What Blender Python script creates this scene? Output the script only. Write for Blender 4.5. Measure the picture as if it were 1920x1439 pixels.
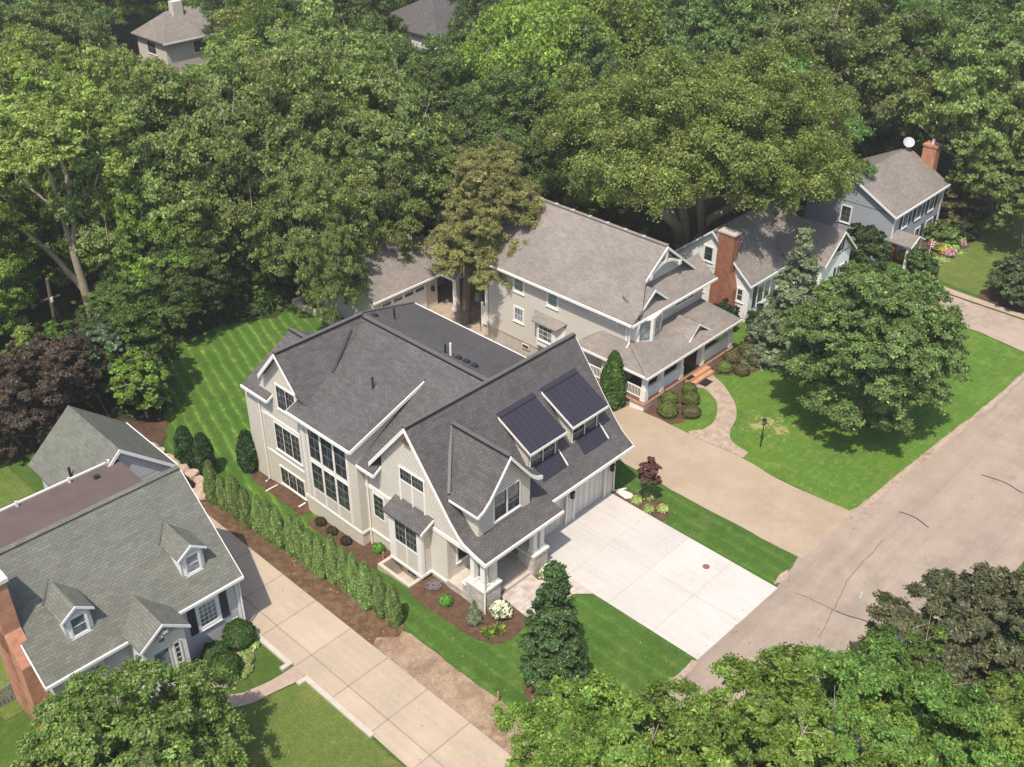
import bpy, bmesh, math, random
import numpy as np
from mathutils import Vector
R = math.radians
SC = bpy.context.scene
COL = SC.collection
for o in list(bpy.data.objects): bpy.data.objects.remove(o)

# ---------------- camera, world, sun, exposure ----------------
cam = bpy.data.cameras.new('camera'); co = bpy.data.objects.new('camera', cam); COL.objects.link(co)
cam.sensor_width = 36; cam.lens = 37.38; cam.clip_start = 1; cam.clip_end = 2000
def cam_matrix(p, r, y):
    f = Vector((math.cos(p)*math.cos(y), math.cos(p)*math.sin(y), -math.sin(p)))
    rt = Vector((math.sin(y), -math.cos(y), 0)); up = rt.cross(f)
    rt2 = rt*math.cos(r)+up*math.sin(r); up2 = -rt*math.sin(r)+up*math.cos(r)
    from mathutils import Matrix
    m = Matrix((rt2, up2, -f)).transposed()
    return m.to_4x4()
M = cam_matrix(R(32.6), R(.3), R(43.36)); M.translation = Vector((0, 0, 41)); co.matrix_world = M
SC.camera = co
w = bpy.data.worlds.new("World"); SC.world = w; w.use_nodes = True
SUN_AZ, SUN_EL = -154.0, 61.5
nt = w.node_tree; bg = nt.nodes['Background']; sky = nt.nodes.new('ShaderNodeTexSky')
sky.sky_type = 'NISHITA'; sky.sun_disc = False; sky.sun_elevation = R(SUN_EL); sky.sun_rotation = R(90-SUN_AZ)
sky.dust_density = 2.0
nt.links.new(sky.outputs[0], bg.inputs[0]); bg.inputs[1].default_value = .15
sl = bpy.data.lights.new('sun', 'SUN'); so = bpy.data.objects.new('sun', sl); COL.objects.link(so)
sl.energy = 4.1; sl.angle = R(.6); sl.color = (1, .92, .79)
sd = Vector((math.cos(R(SUN_EL))*math.cos(R(SUN_AZ)), math.cos(R(SUN_EL))*math.sin(R(SUN_AZ)), math.sin(R(SUN_EL))))
so.rotation_euler = sd.to_track_quat('Z', 'Y').to_euler(); so.location = (0, 0, 90)
SC.view_settings.view_transform = 'Standard'; SC.view_settings.look = 'None'
SC.view_settings.exposure = 0.33; SC.view_settings.gamma = 1
SC.render.engine = 'CYCLES'

# ---------------- ground height ----------------
def gy(y): return float(np.interp(y, [33, 34.5, 38.5, 44, 48], [.85, .75, 0, -.2, -.5]))
def G(x, y):
    t = min(1, max(0, (x-23)/3.5)); return .85*(1-t)+gy(y)*t

# ---------------- helpers ----------------
def tag(o, label=None, cat=None, group=None, kind=None):
    if label: o['label'] = label
    if cat: o['category'] = cat
    if group: o['group'] = group
    if kind: o['kind'] = kind
    return o
def thing(name, label, cat, loc, group=None, rz=0):
    o = bpy.data.objects.new(name, None); COL.objects.link(o); o.location = loc; o.rotation_euler = (0, 0, rz)
    o.empty_display_size = .1
    return tag(o, label, cat, group)
_wl = {}
def wloc(o):
    v = Vector(o.location)
    while o.parent: o = o.parent; v = v+Vector(o.location)
    return v
class MB:
    def __init__(s): s.v = []; s.f = []
    def poly(s, pts, idx=None):
        n = len(s.v); s.v += [tuple(p) for p in pts]
        s.f.append([n+i for i in (idx or range(len(pts)))]); return s
    def box(s, x0, x1, y0, y1, z0, z1):
        n = len(s.v)
        s.v += [(x0,y0,z0),(x1,y0,z0),(x1,y1,z0),(x0,y1,z0),(x0,y0,z1),(x1,y0,z1),(x1,y1,z1),(x0,y1,z1)]
        s.f += [[n+i for i in q] for q in ((0,3,2,1),(4,5,6,7),(0,1,5,4),(1,2,6,5),(2,3,7,6),(3,0,4,7))]; return s
    def prism(s, pts, d):
        # planar polygon pts extruded by vector d
        k = len(pts); n = len(s.v); d = Vector(d)
        P = [Vector(p) for p in pts]
        nn = Vector((0,0,0))
        for i in range(k): nn += P[i].cross(P[(i+1) % k])
        if nn.dot(d) > 0: P = P[::-1]
        s.v += [tuple(p) for p in P]+[tuple(p+d) for p in P]
        s.f.append([n+i for i in range(k)]); s.f.append([n+k+i for i in range(k)][::-1])
        for i in range(k):
            j = (i+1) % k; s.f.append([n+j, n+i, n+k+i, n+k+j])
        return s
    def beam(s, a, b, wd, ht, side=None):
        # rectangular bar from a to b; ht along world up-ish, wd sideways; a,b on top centre line
        a = Vector(a); b = Vector(b); t = (b-a).normalized(); sd_ = Vector(side) if side else t.cross(Vector((0,0,1)))
        sd_ = sd_.normalized()*wd/2; u = Vector((0,0,-ht)) if abs(t.z) < .9 else t.cross(sd_).normalized()*ht
        return s.prism([a-sd_, a+sd_, a+sd_+u, a-sd_+u], b-a)
    def tube(s, pts, rad, n=8, cap=True):
        P = [Vector(p) for p in pts]
        if not hasattr(rad, '__len__'): rad = [rad]*len(P)
        base = len(s.v); ref = Vector((0,0,1))
        for i, p in enumerate(P):
            t = (P[min(i+1, len(P)-1)]-P[max(i-1, 0)]).normalized()
            a = t.cross(ref if abs(t.z) < .9 else Vector((1,0,0))).normalized(); b = t.cross(a)
            for k in range(n):
                an = 2*math.pi*k/n; q = p+(a*math.cos(an)+b*math.sin(an))*rad[i]; s.v.append(tuple(q))
        for i in range(len(P)-1):
            for k in range(n):
                k2 = (k+1) % n; s.f.append([base+i*n+k, base+i*n+k2, base+(i+1)*n+k2, base+(i+1)*n+k])
        if cap:
            s.f.append([base+k for k in range(n)]); s.f.append([base+(len(P)-1)*n+k for k in range(n)][::-1])
        return s
    def build(s, name, mat, parent=None, uv=True, smooth=False):
        me = bpy.data.meshes.new(name)
        org = wloc(parent) if parent else Vector((0,0,0))
        V = np.array(s.v, dtype=float)
        me.from_pydata([tuple(v) for v in (V-np.array(org))], [], s.f)
        if smooth:
            me.polygons.foreach_set('use_smooth', [True]*len(me.polygons))
        if uv:
            ul = me.uv_layers.new(name='UVMap'); ud = np.zeros((len(me.loops), 2))
            for p in me.polygons:
                nn = p.normal
                if abs(nn.z) > .995: tx = Vector((1,0,0)); ty = Vector((0,1,0))
                else:
                    tx = Vector((0,0,1)).cross(nn).normalized(); ty = nn.cross(tx)
                for li in p.loop_indices:
                    q = V[me.loops[li].vertex_index]
                    ud[li] = (q[0]*tx.x+q[1]*tx.y+q[2]*tx.z, q[0]*ty.x+q[1]*ty.y+q[2]*ty.z)
            ul.data.foreach_set('uv', ud.ravel())
        me.materials.append(mat)
        o = bpy.data.objects.new(name, me); COL.objects.link(o)
        if parent: o.parent = parent
        return o

# ---------------- materials ----------------
class NT:
    def __init__(s, name):
        s.m = bpy.data.materials.new(name); s.m.use_nodes = True; s.t = s.m.node_tree; s.b = s.t.nodes['Principled BSDF']
    def n(s, ty, **kw):
        o = s.t.nodes.new(ty)
        for k, v in kw.items():
            if k in o.inputs.keys() if isinstance(k, str) else False: pass
            setattr(o, k, v)
        return o
    def l(s, a, b): s.t.links.new(a, b)
    def coord(s, kind='Object'): return s.n('ShaderNodeTexCoord').outputs[kind]
    def geo(s): return s.n('ShaderNodeNewGeometry').outputs['Position']
    def noise(s, vec, scale, detail=4, rough=.6):
        o = s.n('ShaderNodeTexNoise'); s.l(vec, o.inputs['Vector']); o.inputs['Scale'].default_value = scale
        o.inputs['Detail'].default_value = detail; o.inputs['Roughness'].default_value = rough; return o.outputs['Fac']
    def ramp(s, fac, stops):
        o = s.n('ShaderNodeValToRGB'); s.l(fac, o.inputs[0]); e = o.color_ramp.elements
        while len(e) < len(stops): e.new(.5)
        for i, (p, c) in enumerate(stops):
            e[i].position = p; e[i].color = (c[0], c[1], c[2], 1) if hasattr(c, '__len__') else (c, c, c, 1)
        return o.outputs[0]
    def mix(s, fac, a, b, mode='MIX'):
        o = s.n('ShaderNodeMix'); o.data_type = 'RGBA'; o.blend_type = mode
        for i, v in ((0, fac), (6, a), (7, b)):
            if hasattr(v, 'is_linked') or isinstance(v, bpy.types.NodeSocket): s.l(v, o.inputs[i])
            else: o.inputs[i].default_value = v if i == 0 else ((v[0], v[1], v[2], 1) if hasattr(v, '__len__') else (v, v, v, 1))
        return o.outputs[2]
    def math(s, op, a, b=0., c=None):
        o = s.n('ShaderNodeMath'); o.operation = op
        for i, v in enumerate((a, b) if c is None else (a, b, c)):
            if isinstance(v, bpy.types.NodeSocket): s.l(v, o.inputs[i])
            else: o.inputs[i].default_value = v
        return o.outputs[0]
    def bump(s, h, strength=.3, dist=.02):
        o = s.n('ShaderNodeBump'); s.l(h, o.inputs['Height']); o.inputs['Strength'].default_value = strength
        o.inputs['Distance'].default_value = dist; s.l(o.outputs[0], s.b.inputs['Normal'])
    def out(s, col, rough=.8, spec=.3):
        if isinstance(col, bpy.types.NodeSocket): s.l(col, s.b.inputs['Base Color'])
        else: s.b.inputs['Base Color'].default_value = (*col, 1)
        s.b.inputs['Roughness'].default_value = rough; s.b.inputs['Specular IOR Level'].default_value = spec
        return s.m
def plain(name, col, rough=.6, spec=.4, var=.12, sc=3.0):
    N = NT(name); f = N.noise(N.geo(), sc, 5)
    c = N.mix(N.ramp(f, [(.3, 0), (.7, 1)]), tuple(k*(1-var) for k in col), tuple(min(1, k*(1+var)) for k in col))
    return N.out(c, rough, spec)
def shingle(name, a, b, dark, row=.15, wd=.33, blotch=.25, tab=.25):
    N = NT(name); uv = N.coord('UV')
    br = N.n('ShaderNodeTexBrick'); N.l(uv, br.inputs['Vector']); br.offset = .5; br.offset_frequency = 2
    br.inputs['Scale'].default_value = 1; br.inputs['Brick Width'].default_value = wd; br.inputs['Row Height'].default_value = row
    br.inputs['Mortar Size'].default_value = .018; br.inputs['Mortar Smooth'].default_value = .3; br.inputs['Bias'].default_value = -.1
    br.inputs['Color1'].default_value = (*a, 1); br.inputs['Color2'].default_value = (*b, 1); br.inputs['Mortar'].default_value = (*dark, 1)
    br2 = N.n('ShaderNodeTexBrick'); N.l(uv, br2.inputs['Vector']); br2.offset = .37; br2.offset_frequency = 3
    br2.inputs['Scale'].default_value = 1; br2.inputs['Brick Width'].default_value = wd*1.55; br2.inputs['Row Height'].default_value = row*2
    br2.inputs['Mortar Size'].default_value = 0; br2.inputs['Color1'].default_value = (1-tab,)*3+(1,); br2.inputs['Color2'].default_value = (1+tab*.7,)*3+(1,)
    c = N.mix(1., br.outputs[0], br2.outputs[0], 'MULTIPLY')
    f = N.noise(N.geo(), .35, 5, .6); c = N.mix(1., c, N.ramp(f, [(.3, 1-blotch), (.7, 1+blotch)]), 'MULTIPLY')
    f2 = N.noise(N.geo(), 30, 3); c = N.mix(1., c, N.ramp(f2, [(.25, .75), (.75, 1.25)]), 'MULTIPLY')
    N.bump(br.outputs['Fac'], -.5, .02)
    return N.out(c, .8, .45)
def siding(name, col, lap=.16, dark=.72, vertical=False):
    N = NT(name); uv = N.coord('UV'); sp = N.n('ShaderNodeSeparateXYZ'); N.l(uv, sp.inputs[0])
    v = N.math('DIVIDE', sp.outputs[0 if vertical else 1], lap); fr = N.math('FRACT', v)
    line = N.ramp(fr, [(.0, dark), (.2, dark), (.3, 1.0), (1, 1.04)])  # shadow gap at each lap, painted into the colour as a darker band
    f = N.noise(N.geo(), 1.3, 5); c = N.mix(1., col, N.ramp(f, [(.3, .975), (.7, 1.02)]), 'MULTIPLY')
    c = N.mix(1., c, line, 'MULTIPLY'); N.bump(fr, -.5 if not vertical else .2, .02)
    return N.out(c, .65, .3)
def brick(name, a, b, mortar, wd=.22, row=.075, ms=.012, rough=.85, bump=.6):
    N = NT(name); uv = N.coord('UV'); br = N.n('ShaderNodeTexBrick'); N.l(uv, br.inputs['Vector']); lo_, hi_ = (.96, 1.03) if name == 'greige_shake' else (.75, 1.2)
    br.inputs['Scale'].default_value = 1; br.inputs['Brick Width'].default_value = wd; br.inputs['Row Height'].default_value = row
    br.inputs['Mortar Size'].default_value = ms; br.inputs['Color1'].default_value = (*a, 1); br.inputs['Color2'].default_value = (*b, 1)
    br.inputs['Mortar'].default_value = (*mortar, 1)
    f = N.noise(N.geo(), 2.0, 6); c = N.mix(1., br.outputs[0], N.ramp(f, [(.3, lo_), (.7, hi_)]), 'MULTIPLY')
    N.bump(br.outputs['Fac'], -bump, .02)
    return N.out(c, rough, .2)
def ground(name, cols, scales=(.15, 1.2, 14), bump=.4, rough=.95, dist=.03, streak=False, hc=1.):
    N = NT(name); p = N.geo()
    f = N.noise(p, scales[0], 4); g = N.noise(p, scales[1], 6, .65); h = N.noise(p, scales[2], 4, .7)
    c = N.mix(N.ramp(f, [(.35, 0), (.65, 1)]), cols[0], cols[1])
    c = N.mix(N.ramp(g, [(.42, 0), (.62, .75)]), c, cols[2])
    c = N.mix(1., c, N.ramp(h, [(.25, 1-.4*hc), (.5, 1), (.75, 1+.35*hc)]), 'MULTIPLY')
    if streak:
        mp = N.n('ShaderNodeMapping'); N.l(p, mp.inputs[0]); mp.inputs['Scale'].default_value = (.05, .9, 1); k = N.noise(mp.outputs[0], 1.0, 5, .6)
        c = N.mix(1., c, N.ramp(k, [(.3, .84), (.5, 1), (.7, 1.08)]), 'MULTIPLY')
        st = N.noise(p, .33, 7, .8); c = N.mix(N.ramp(st, [(.60, 0), (.66, .35)]), c, tuple(x*.62 for x in cols[1]))
        sp_ = N.noise(p, 5, 2, .5); c = N.mix(N.ramp(sp_, [(.70, 0), (.74, .5)]), c, tuple(x*.5 for x in cols[1]))
    if bump: N.bump(h, bump, dist)
    return N.out(c, rough, .15)
def grass(name, a, b, c3, stripe=None, dry=0, spot=None):
    N = NT(name); p = N.geo()
    f = N.noise(p, .22, 5, .6); g = N.noise(p, 1.6, 6, .7); h = N.noise(p, 11, 5, .75)
    c = N.mix(N.ramp(f, [(.35, 0), (.65, 1)]), a, b); c = N.mix(N.ramp(g, [(.45, 0), (.7, .8)]), c, c3); w4 = N.noise(p, .7, 7, .75); c = N.mix(N.ramp(w4, [(.52, 0), (.68, .6)]), c, tuple(k_*m_ for k_, m_ in zip(c3, (1.35, 1.05, 1.3))))
    if stripe:
        ang, wd, amt = stripe; mp = N.n('ShaderNodeMapping'); N.l(p, mp.inputs[0]); mp.inputs['Rotation'].default_value = (0, 0, R(ang))
        sp = N.n('ShaderNodeSeparateXYZ'); N.l(mp.outputs[0], sp.inputs[0])
        wob = N.math('MULTIPLY', N.noise(p, .5, 3), .5)
        fr = N.math('FRACT', N.math('DIVIDE', N.math('ADD', sp.outputs[0], wob), wd))
        ln = N.ramp(fr, [(.0, 1+amt), (.1, 1+amt*1.6), (.2, 1+amt*.3), (.5, 1-amt*.6), (.9, 1-amt*.3), (1, 1+amt)])
        ln = N.mix(N.ramp(g, [(.3, .2), (.7, 1)]), 1.0, ln)
        c = N.mix(1., c, ln, 'MULTIPLY')
    if dry:
        k = N.noise(p, .9, 6, .7); c = N.mix(N.ramp(k, [(.60-dry*.06, 0), (.68, .8)]), c, (.30, .26, .09))
    if spot:
        vd = N.n('ShaderNodeVectorMath'); vd.operation = 'DISTANCE'; N.l(p, vd.inputs[0]); vd.inputs[1].default_value = (spot[0], spot[1], .87)
        m1 = N.ramp(N.math('DIVIDE', vd.outputs['Value'], spot[2]), [(.2, .16), (1, 0)]); k = N.noise(p, 1.7, 7, .75)
        c = N.mix(N.ramp(N.math('ADD', k, m1), [(.62, 0), (.7, .85)]), c, (.36, .32, .14))
    c = N.mix(1., c, N.ramp(h, [(.2, .5), (.5, 1), (.8, 1.5)]), 'MULTIPLY')
    N.bump(h, .8, .06)
    return N.out(c, .9, .15)
def leafmat(name, trans=.42, rough=.5):
    N = NT(name); at = N.n('ShaderNodeAttribute'); at.attribute_name = 'tint'
    oi = N.n('ShaderNodeObjectInfo'); hs = N.n('ShaderNodeHueSaturation')
    N.l(at.outputs['Color'], hs.inputs['Color'])
    N.l(N.math('ADD', N.math('MULTIPLY', oi.outputs['Random'], .02), .488), hs.inputs['Hue'])
    N.l(N.math('ADD', N.math('MULTIPLY', oi.outputs['Random'], .5), .85), hs.inputs['Value'])
    N.l(hs.outputs[0], N.b.inputs['Base Color']); N.b.inputs['Roughness'].default_value = rough
    N.b.inputs['Specular IOR Level'].default_value = .35
    tr = N.n('ShaderNodeBsdfTranslucent'); N.l(N.mix(1., hs.outputs[0], (1.1, 1.25, .6), 'MULTIPLY'), tr.inputs[0])
    mx = N.n('ShaderNodeMixShader'); mx.inputs[0].default_value = trans
    N.l(N.b.outputs[0], mx.inputs[1]); N.l(tr.outputs[0], mx.inputs[2]); N.l(mx.outputs[0], N.t.nodes['Material Output'].inputs[0])
    return N.m
def glassmat(name, col=(.02, .025, .03), rough=.06):
    N = NT(name); f = N.noise(N.geo(), 1.1, 3)
    g_ = N.noise(N.geo(), 4.0, 4, .7); c = N.mix(N.ramp(f, [(.4, 0), (.6, 1)]), col, tuple(k*2.6 for k in col)); c = N.mix(N.ramp(g_, [(.55, 0), (.62, .8)]), c, (.06, .075, .05)); N.out(c, rough, .9); N.b.inputs['IOR'].default_value = 1.5  # noise blotches paint uneven reflections into the glass colour
    return N.m
def drive_mat(name, cols, x0, dx, y0, dy, jw=.03, jd=.62):
    N = NT(name); p = N.geo(); sp = N.n('ShaderNodeSeparateXYZ'); N.l(p, sp.inputs[0])
    f = N.noise(p, .35, 5, .6); g = N.noise(p, 3.5, 6, .7); h = N.noise(p, 40, 3)
    c = N.mix(N.ramp(f, [(.35, 0), (.65, 1)]), cols[0], cols[1]); c = N.mix(N.ramp(g, [(.5, 0), (.75, .5)]), c, cols[2])
    mpp = N.n('ShaderNodeMapping'); N.l(p, mpp.inputs[0]); mpp.inputs['Scale'].default_value = (3, .25, 1)
    st = N.noise(mpp.outputs[0], 1.0, 4); c = N.mix(1., c, N.ramp(st, [(.3, .94), (.7, 1.05)]), 'MULTIPLY')
    c = N.mix(1., c, N.ramp(h, [(.3, .92), (.7, 1.08)]), 'MULTIPLY')
    cv = N.n('ShaderNodeCombineXYZ')
    for i, (o0, dd) in enumerate(((x0, dx), (y0, dy))): N.l(N.math('FLOOR', N.math('DIVIDE', N.math('SUBTRACT', sp.outputs[i], o0), dd)), cv.inputs[i])
    wn = N.n('ShaderNodeTexWhiteNoise'); N.l(cv.outputs[0], wn.inputs[0]); c = N.mix(1., c, N.ramp(wn.outputs[0], [(0, .93), (1, 1.06)]), 'MULTIPLY')
    sn = N.noise(p, .8, 8, .8); c = N.mix(N.ramp(sn, [(.57, 0), (.66, .45)]), c, tuple(k_*.78 for k_ in cols[1]))
    for i, (o0, dd) in enumerate(((x0, dx), (y0, dy))):
        if not dd: continue
        fr = N.math('FRACT', N.math('DIVIDE', N.math('SUBTRACT', sp.outputs[i], o0), dd)); k = jw/dd
        ln = N.ramp(fr, [(0, jd), (k, jd), (k*1.6, 1), (1, 1)]); c = N.mix(1., c, ln, 'MULTIPLY')
    N.bump(g, .15, .01)
    return N.out(c, .85, .25)

m_roof = shingle('shingle_charcoal', (.122, .112, .112), (.082, .074, .074), (.055, .05, .05), row=.13, wd=.29, blotch=.08, tab=.12)
m_cap = plain('ridge_cap', (.115, .106, .105), .9, .2)
m_roofb = shingle('shingle_brown_grey', (.265, .23, .205), (.21, .18, .16), (.155, .135, .12), row=.14, blotch=.14, tab=.08)
m_roofg = shingle('shingle_green_grey', (.165, .167, .138), (.125, .128, .107), (.098, .10, .083), row=.15, wd=.34, blotch=.08, tab=.1)
m_rooff = shingle('shingle_far', (.27, .235, .21), (.21, .18, .16), (.1, .09, .085), blotch=.12, tab=.08)
m_metal = plain('dark_standing_seam', (.05, .045, .062), .42, .5, .08); m_metal.node_tree.nodes['Principled BSDF'].inputs['Metallic'].default_value = .35
m_seam = plain('seam', (.22, .18, .19), .4, .5)
m_flash = plain('valley_flashing', (.028, .03, .04), .5, .5)
m_white = plain('white_trim', (.80, .77, .72), .5, .4, .04)
m_whiteb = plain('white_trim_cool', (.74, .74, .74), .5, .4, .04)
m_greige = siding('greige_lap', (.66, .61, .525), .19, .64)
m_shake = brick('greige_shake', (.68, .63, .545), (.65, .60, .52), (.47, .435, .37), .2, .19, .022, .7, .25)
m_panel = plain('greige_panel', (.58, .54, .48), .6, .3, .02)
m_batten = siding('greige_batten', (.62, .58, .52), .4, .8, True)
m_door = siding('garage_door', (.68, .65, .59), .5, .82, True)
m_beige = siding('beige_lap', (.64, .60, .52), .17, .68)
m_wsid = siding('white_lap', (.84, .84, .82), .2, .74)
m_bsid = siding('blue_grey_lap', (.36, .385, .43), .2, .7)
m_gsid = siding('pale_grey_lap', (.50, .51, .54), .2, .66)
m_stone = brick('pale_ledge_stone', (.62, .57, .50), (.42, .38, .34), (.30, .27, .24), .34, .11, .012)
m_cap_st = plain('limestone_cap', (.66, .62, .55), .8, .2)
m_cobble = brick('cobble', (.42, .30, .22), (.30, .21, .16), (.2, .15, .12), .22, .17, .03)
m_brick = brick('red_brick', (.36, .12, .06), (.26, .085, .045), (.28, .17, .13))
m_obrick = brick('orange_brick', (.50, .20, .11), (.42, .15, .08), (.4, .27, .2))
m_conc = plain('concrete', (.48, .43, .37), .9, .2, .1, 2)
m_glass = glassmat('window_glass'); m_glassc = glassmat('curtained_glass', (.10, .12, .13), .15)
m_muntin = plain('grille', (.20, .20, .17), .5)
m_dish = plain('dish_grey', (.42, .43, .45), .6)
m_black = plain('black_sash', (.018, .018, .022), .4, .5)
m_dkblue = plain('navy_shutter', (.03, .035, .055), .6, .3)
m_bark = ground('bark', [(.16, .125, .09), (.11, .085, .06), (.2, .165, .12)], (2, 8, 20), .8)
m_barkl = ground('pale_bark', [(.36, .30, .22), (.27, .215, .15), (.42, .36, .27)], (2, 8, 20), .8)
m_leaf = leafmat('leaves'); m_leafd = leafmat('leaves_dense', .2, .45); m_needle = leafmat('needles', .12, .65)
m_street = ground('asphalt', [(.335, .265, .215), (.29, .23, .185), (.37, .295, .24)], (.08, .8, 28), .2, streak=True)
m_gravel = ground('gravel', [(.385, .30, .215), (.34, .262, .186), (.42, .335, .25)], (.18, .6, 20), .3, hc=.5)
m_drive = drive_mat('new_concrete', [(.55, .51, .475), (.50, .465, .435), (.58, .545, .51)], 33.45, 3.65, 18.65, 2.93, .03, .8)
m_driveL = drive_mat('old_concrete', [(.46, .365, .275), (.40, .32, .245), (.49, .40, .31)], 20.35, 2.6, 21.3, 2.9, .045)
m_drive2 = ground('old_asphalt', [(.37, .29, .235), (.31, .245, .20), (.41, .33, .27)], (.15, 1.5, 20), .3)
m_gut = ground('gutter_dirt', [(.42, .32, .25), (.30, .2, .14), (.46, .36, .29)], (.5, 2.5, 14), .4)
m_mulch = ground('mulch', [(.115, .066, .043), (.085, .048, .032), (.155, .092, .06)], (.4, 3, 18), .9, .95, .05)
m_mulchl = ground('mulch_light', [(.155, .09, .052), (.11, .062, .038), (.22, .14, .08)], (.4, 2.2, 15), .9, .95, .05)
m_dirt = ground('bare_dirt', [(.33, .235, .16), (.20, .12, .08), (.38, .29, .21)], (.35, 1.6, 12), .6)
m_agg = ground('exposed_aggregate', [(.40, .30, .24), (.36, .27, .21), (.45, .35, .28)], (.3, 2, 26), .3)
m_walk = brick('flagged_walk', (.50, .43, .39), (.46, .39, .35), (.40, .34, .31), 1.3, 1.1, .02)
m_paver = brick('clay_pavers', (.44, .34, .265), (.385, .295, .225), (.29, .225, .18), .3, .2, .02)
m_gr_new = grass('grass_new', (.068, .135, .022), (.052, .11, .018), (.095, .165, .032), (1, .95, .2))
m_gr_back = grass('grass_back', (.07, .145, .02), (.056, .12, .017), (.115, .195, .036), (18, .85, .5))
m_gr_old = grass('grass_old', (.12, .16, .035), (.09, .135, .028), (.16, .185, .05), (0, .6, .05), .0)
m_gr_right = grass('grass_right', (.095, .185, .024), (.075, .155, .022), (.14, .215, .04), (-88, .55, .06), 0, (53.6, 27.2, 2.6))
m_dry = ground('dry_grass', [(.30, .27, .09), (.2, .22, .05), (.36, .30, .13)], (1, 3, 15), .6)
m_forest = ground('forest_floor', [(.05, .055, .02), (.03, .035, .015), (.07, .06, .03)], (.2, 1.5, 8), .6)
m_base = grass('grass_base', (.07, .125, .018), (.055, .105, .018), (.095, .14, .03))
m_boulder = ground('boulder', [(.46, .34, .25), (.36, .27, .2), (.54, .42, .32)], (1, 3, 10), .5)
m_deck = plain('cedar_deck', (.48, .26, .15), .7, .3, .15)
m_tar = plain('crack_sealer', (.03, .025, .025), .7, .3)

# ---------------- ground sheets ----------------
def wobble(pts, amp, step=.6, seed=1):
    rnd = random.Random(seed); out = []
    for i in range(len(pts)):
        a = Vector(pts[i]); b = Vector(pts[(i+1) % len(pts)]); n = max(1, int((b-a).length/step)); nrm = Vector((-(b-a).y, (b-a).x)).normalized()
        for k in range(n):
            p = a.lerp(b, k/n)
            if k: p = p+nrm*rnd.uniform(-amp, amp)
            out.append((p.x, p.y))
    return out
WELL = (27.1, 28.55, 33.1, 35.45)
def sheet(name, pts, rank, mat, kind='structure', amp=0, hole=False, seed=1, label=None, cat=None):
    if amp: pts = wobble(pts, amp, seed=seed)
    bm = bmesh.new(); from mathutils.geometry import delaunay_2d_cdt
    np_ = len(pts); r_ = delaunay_2d_cdt([Vector(p) for p in pts], [(i, (i+1) % np_) for i in range(np_)], [list(range(np_))], 1, 1e-4)
    vv = [bm.verts.new((v.x, v.y, 0)) for v in r_[0]]
    for f in r_[2]: bm.faces.new([vv[i] for i in f])
    xs = [p[0] for p in pts]; ys = [p[1] for p in pts]
    def cut(co_, no):
        bmesh.ops.bisect_plane(bm, geom=bm.verts[:]+bm.edges[:]+bm.faces[:], plane_co=co_, plane_no=no)
    L = [y for y in (33, 34.5, 38.5, 44, 48) if min(ys) < y < max(ys)]
    if max(xs) > 22.6 and min(xs) < 26.9 and max(ys) > 33:
        L += [33+.5*k for k in range(0, 36) if min(ys) < 33+.5*k < max(ys)]
        for k in range(0, 9):
            x = 22.8+.5*k
            if min(xs) < x < max(xs): cut((x, 0, 0), (1, 0, 0))
    for y in sorted(set(L)): cut((0, y, 0), (0, 1, 0))
    if hole:
        x0, x1, y0, y1 = WELL
        cut((x0, 0, 0), (1, 0, 0)); cut((x1, 0, 0), (1, 0, 0)); cut((0, y0, 0), (0, 1, 0)); cut((0, y1, 0), (0, 1, 0))
        kill = [f for f in bm.faces if x0 < f.calc_center_median().x < x1 and y0 < f.calc_center_median().y < y1]
        bmesh.ops.delete(bm, geom=kill, context='FACES')
    bmesh.ops.triangulate(bm, faces=bm.faces[:])
    for v in bm.verts: v.co.z = G(v.co.x, v.co.y)+rank*.012
    bmesh.ops.dissolve_degenerate(bm, dist=1e-4, edges=bm.edges[:])
    bmesh.ops.triangulate(bm, faces=bm.faces[:]); bm.normal_update()
    for f in bm.faces:
        if f.normal.z < 0: f.normal_flip()
    me = bpy.data.meshes.new(name); 
    uvl = bm.loops.layers.uv.new('UVMap')
    for f in bm.faces:
        for l in f.loops: l[uvl].uv = (l.vert.co.x, l.vert.co.y)
    bm.to_mesh(me); bm.free(); me.materials.append(mat)
    o = bpy.data.objects.new(name, me); COL.objects.link(o)
    tag(o, label, cat, None, kind); return o
def curve_pts(pts, n=6):
    out = []
    for i in range(len(pts)-1):
        p0 = pts[max(i-1, 0)]; p1 = pts[i]; p2 = pts[i+1]; p3 = pts[min(i+2, len(pts)-1)]
        for k in range(n):
            t = k/n; out.append(tuple(.5*((2*p1[j])+(-p0[j]+p2[j])*t+(2*p0[j]-5*p1[j]+4*p2[j]-p3[j])*t*t+(-p0[j]+3*p1[j]-3*p2[j]+p3[j])*t**3) for j in (0, 1)))
    out.append(tuple(pts[-1])); return out

sheet('ground', [(-60, -60), (400, -60), (400, 400), (-60, 400)], 0, m_base, hole=True)
fp = [(12, 57), (17, 59.5), (22, 58.5), (27.3, 58.2), (28.6, 60.7), (29.3, 62.9), (30.6, 64.0), (31.5, 66.2), (33, 66.7), (37.5, 66.9), (41.1, 64.8), (44.5, 66), (56, 66), (56, 50.6), (60, 50.6), (64, 42), (78, 42), (78, 40), (96, 36), (96, 20), (380, 20), (380, 380), (-40, 380), (-40, 57)]
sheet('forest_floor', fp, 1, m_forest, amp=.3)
sheet('lawn', [(26.9, 23), (22.95, 31), (22.95, 19.3), (33.4, 19.0), (33.4, 31), (26, 36), (26.0, 33.2), (25.6, 31.8), (24.6, 30.8), (24.7, 26)][1:] if False else [(24.8, 18.3), (33.46, 18.3), (33.46, 31), (28.6, 31.6), (27, 36.8), (26.3, 36.8), (26.2, 33.2), (25.6, 31.6), (24.6, 30.9), (24.6, 26)], 2, m_gr_new, amp=.05, hole=True)
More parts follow.
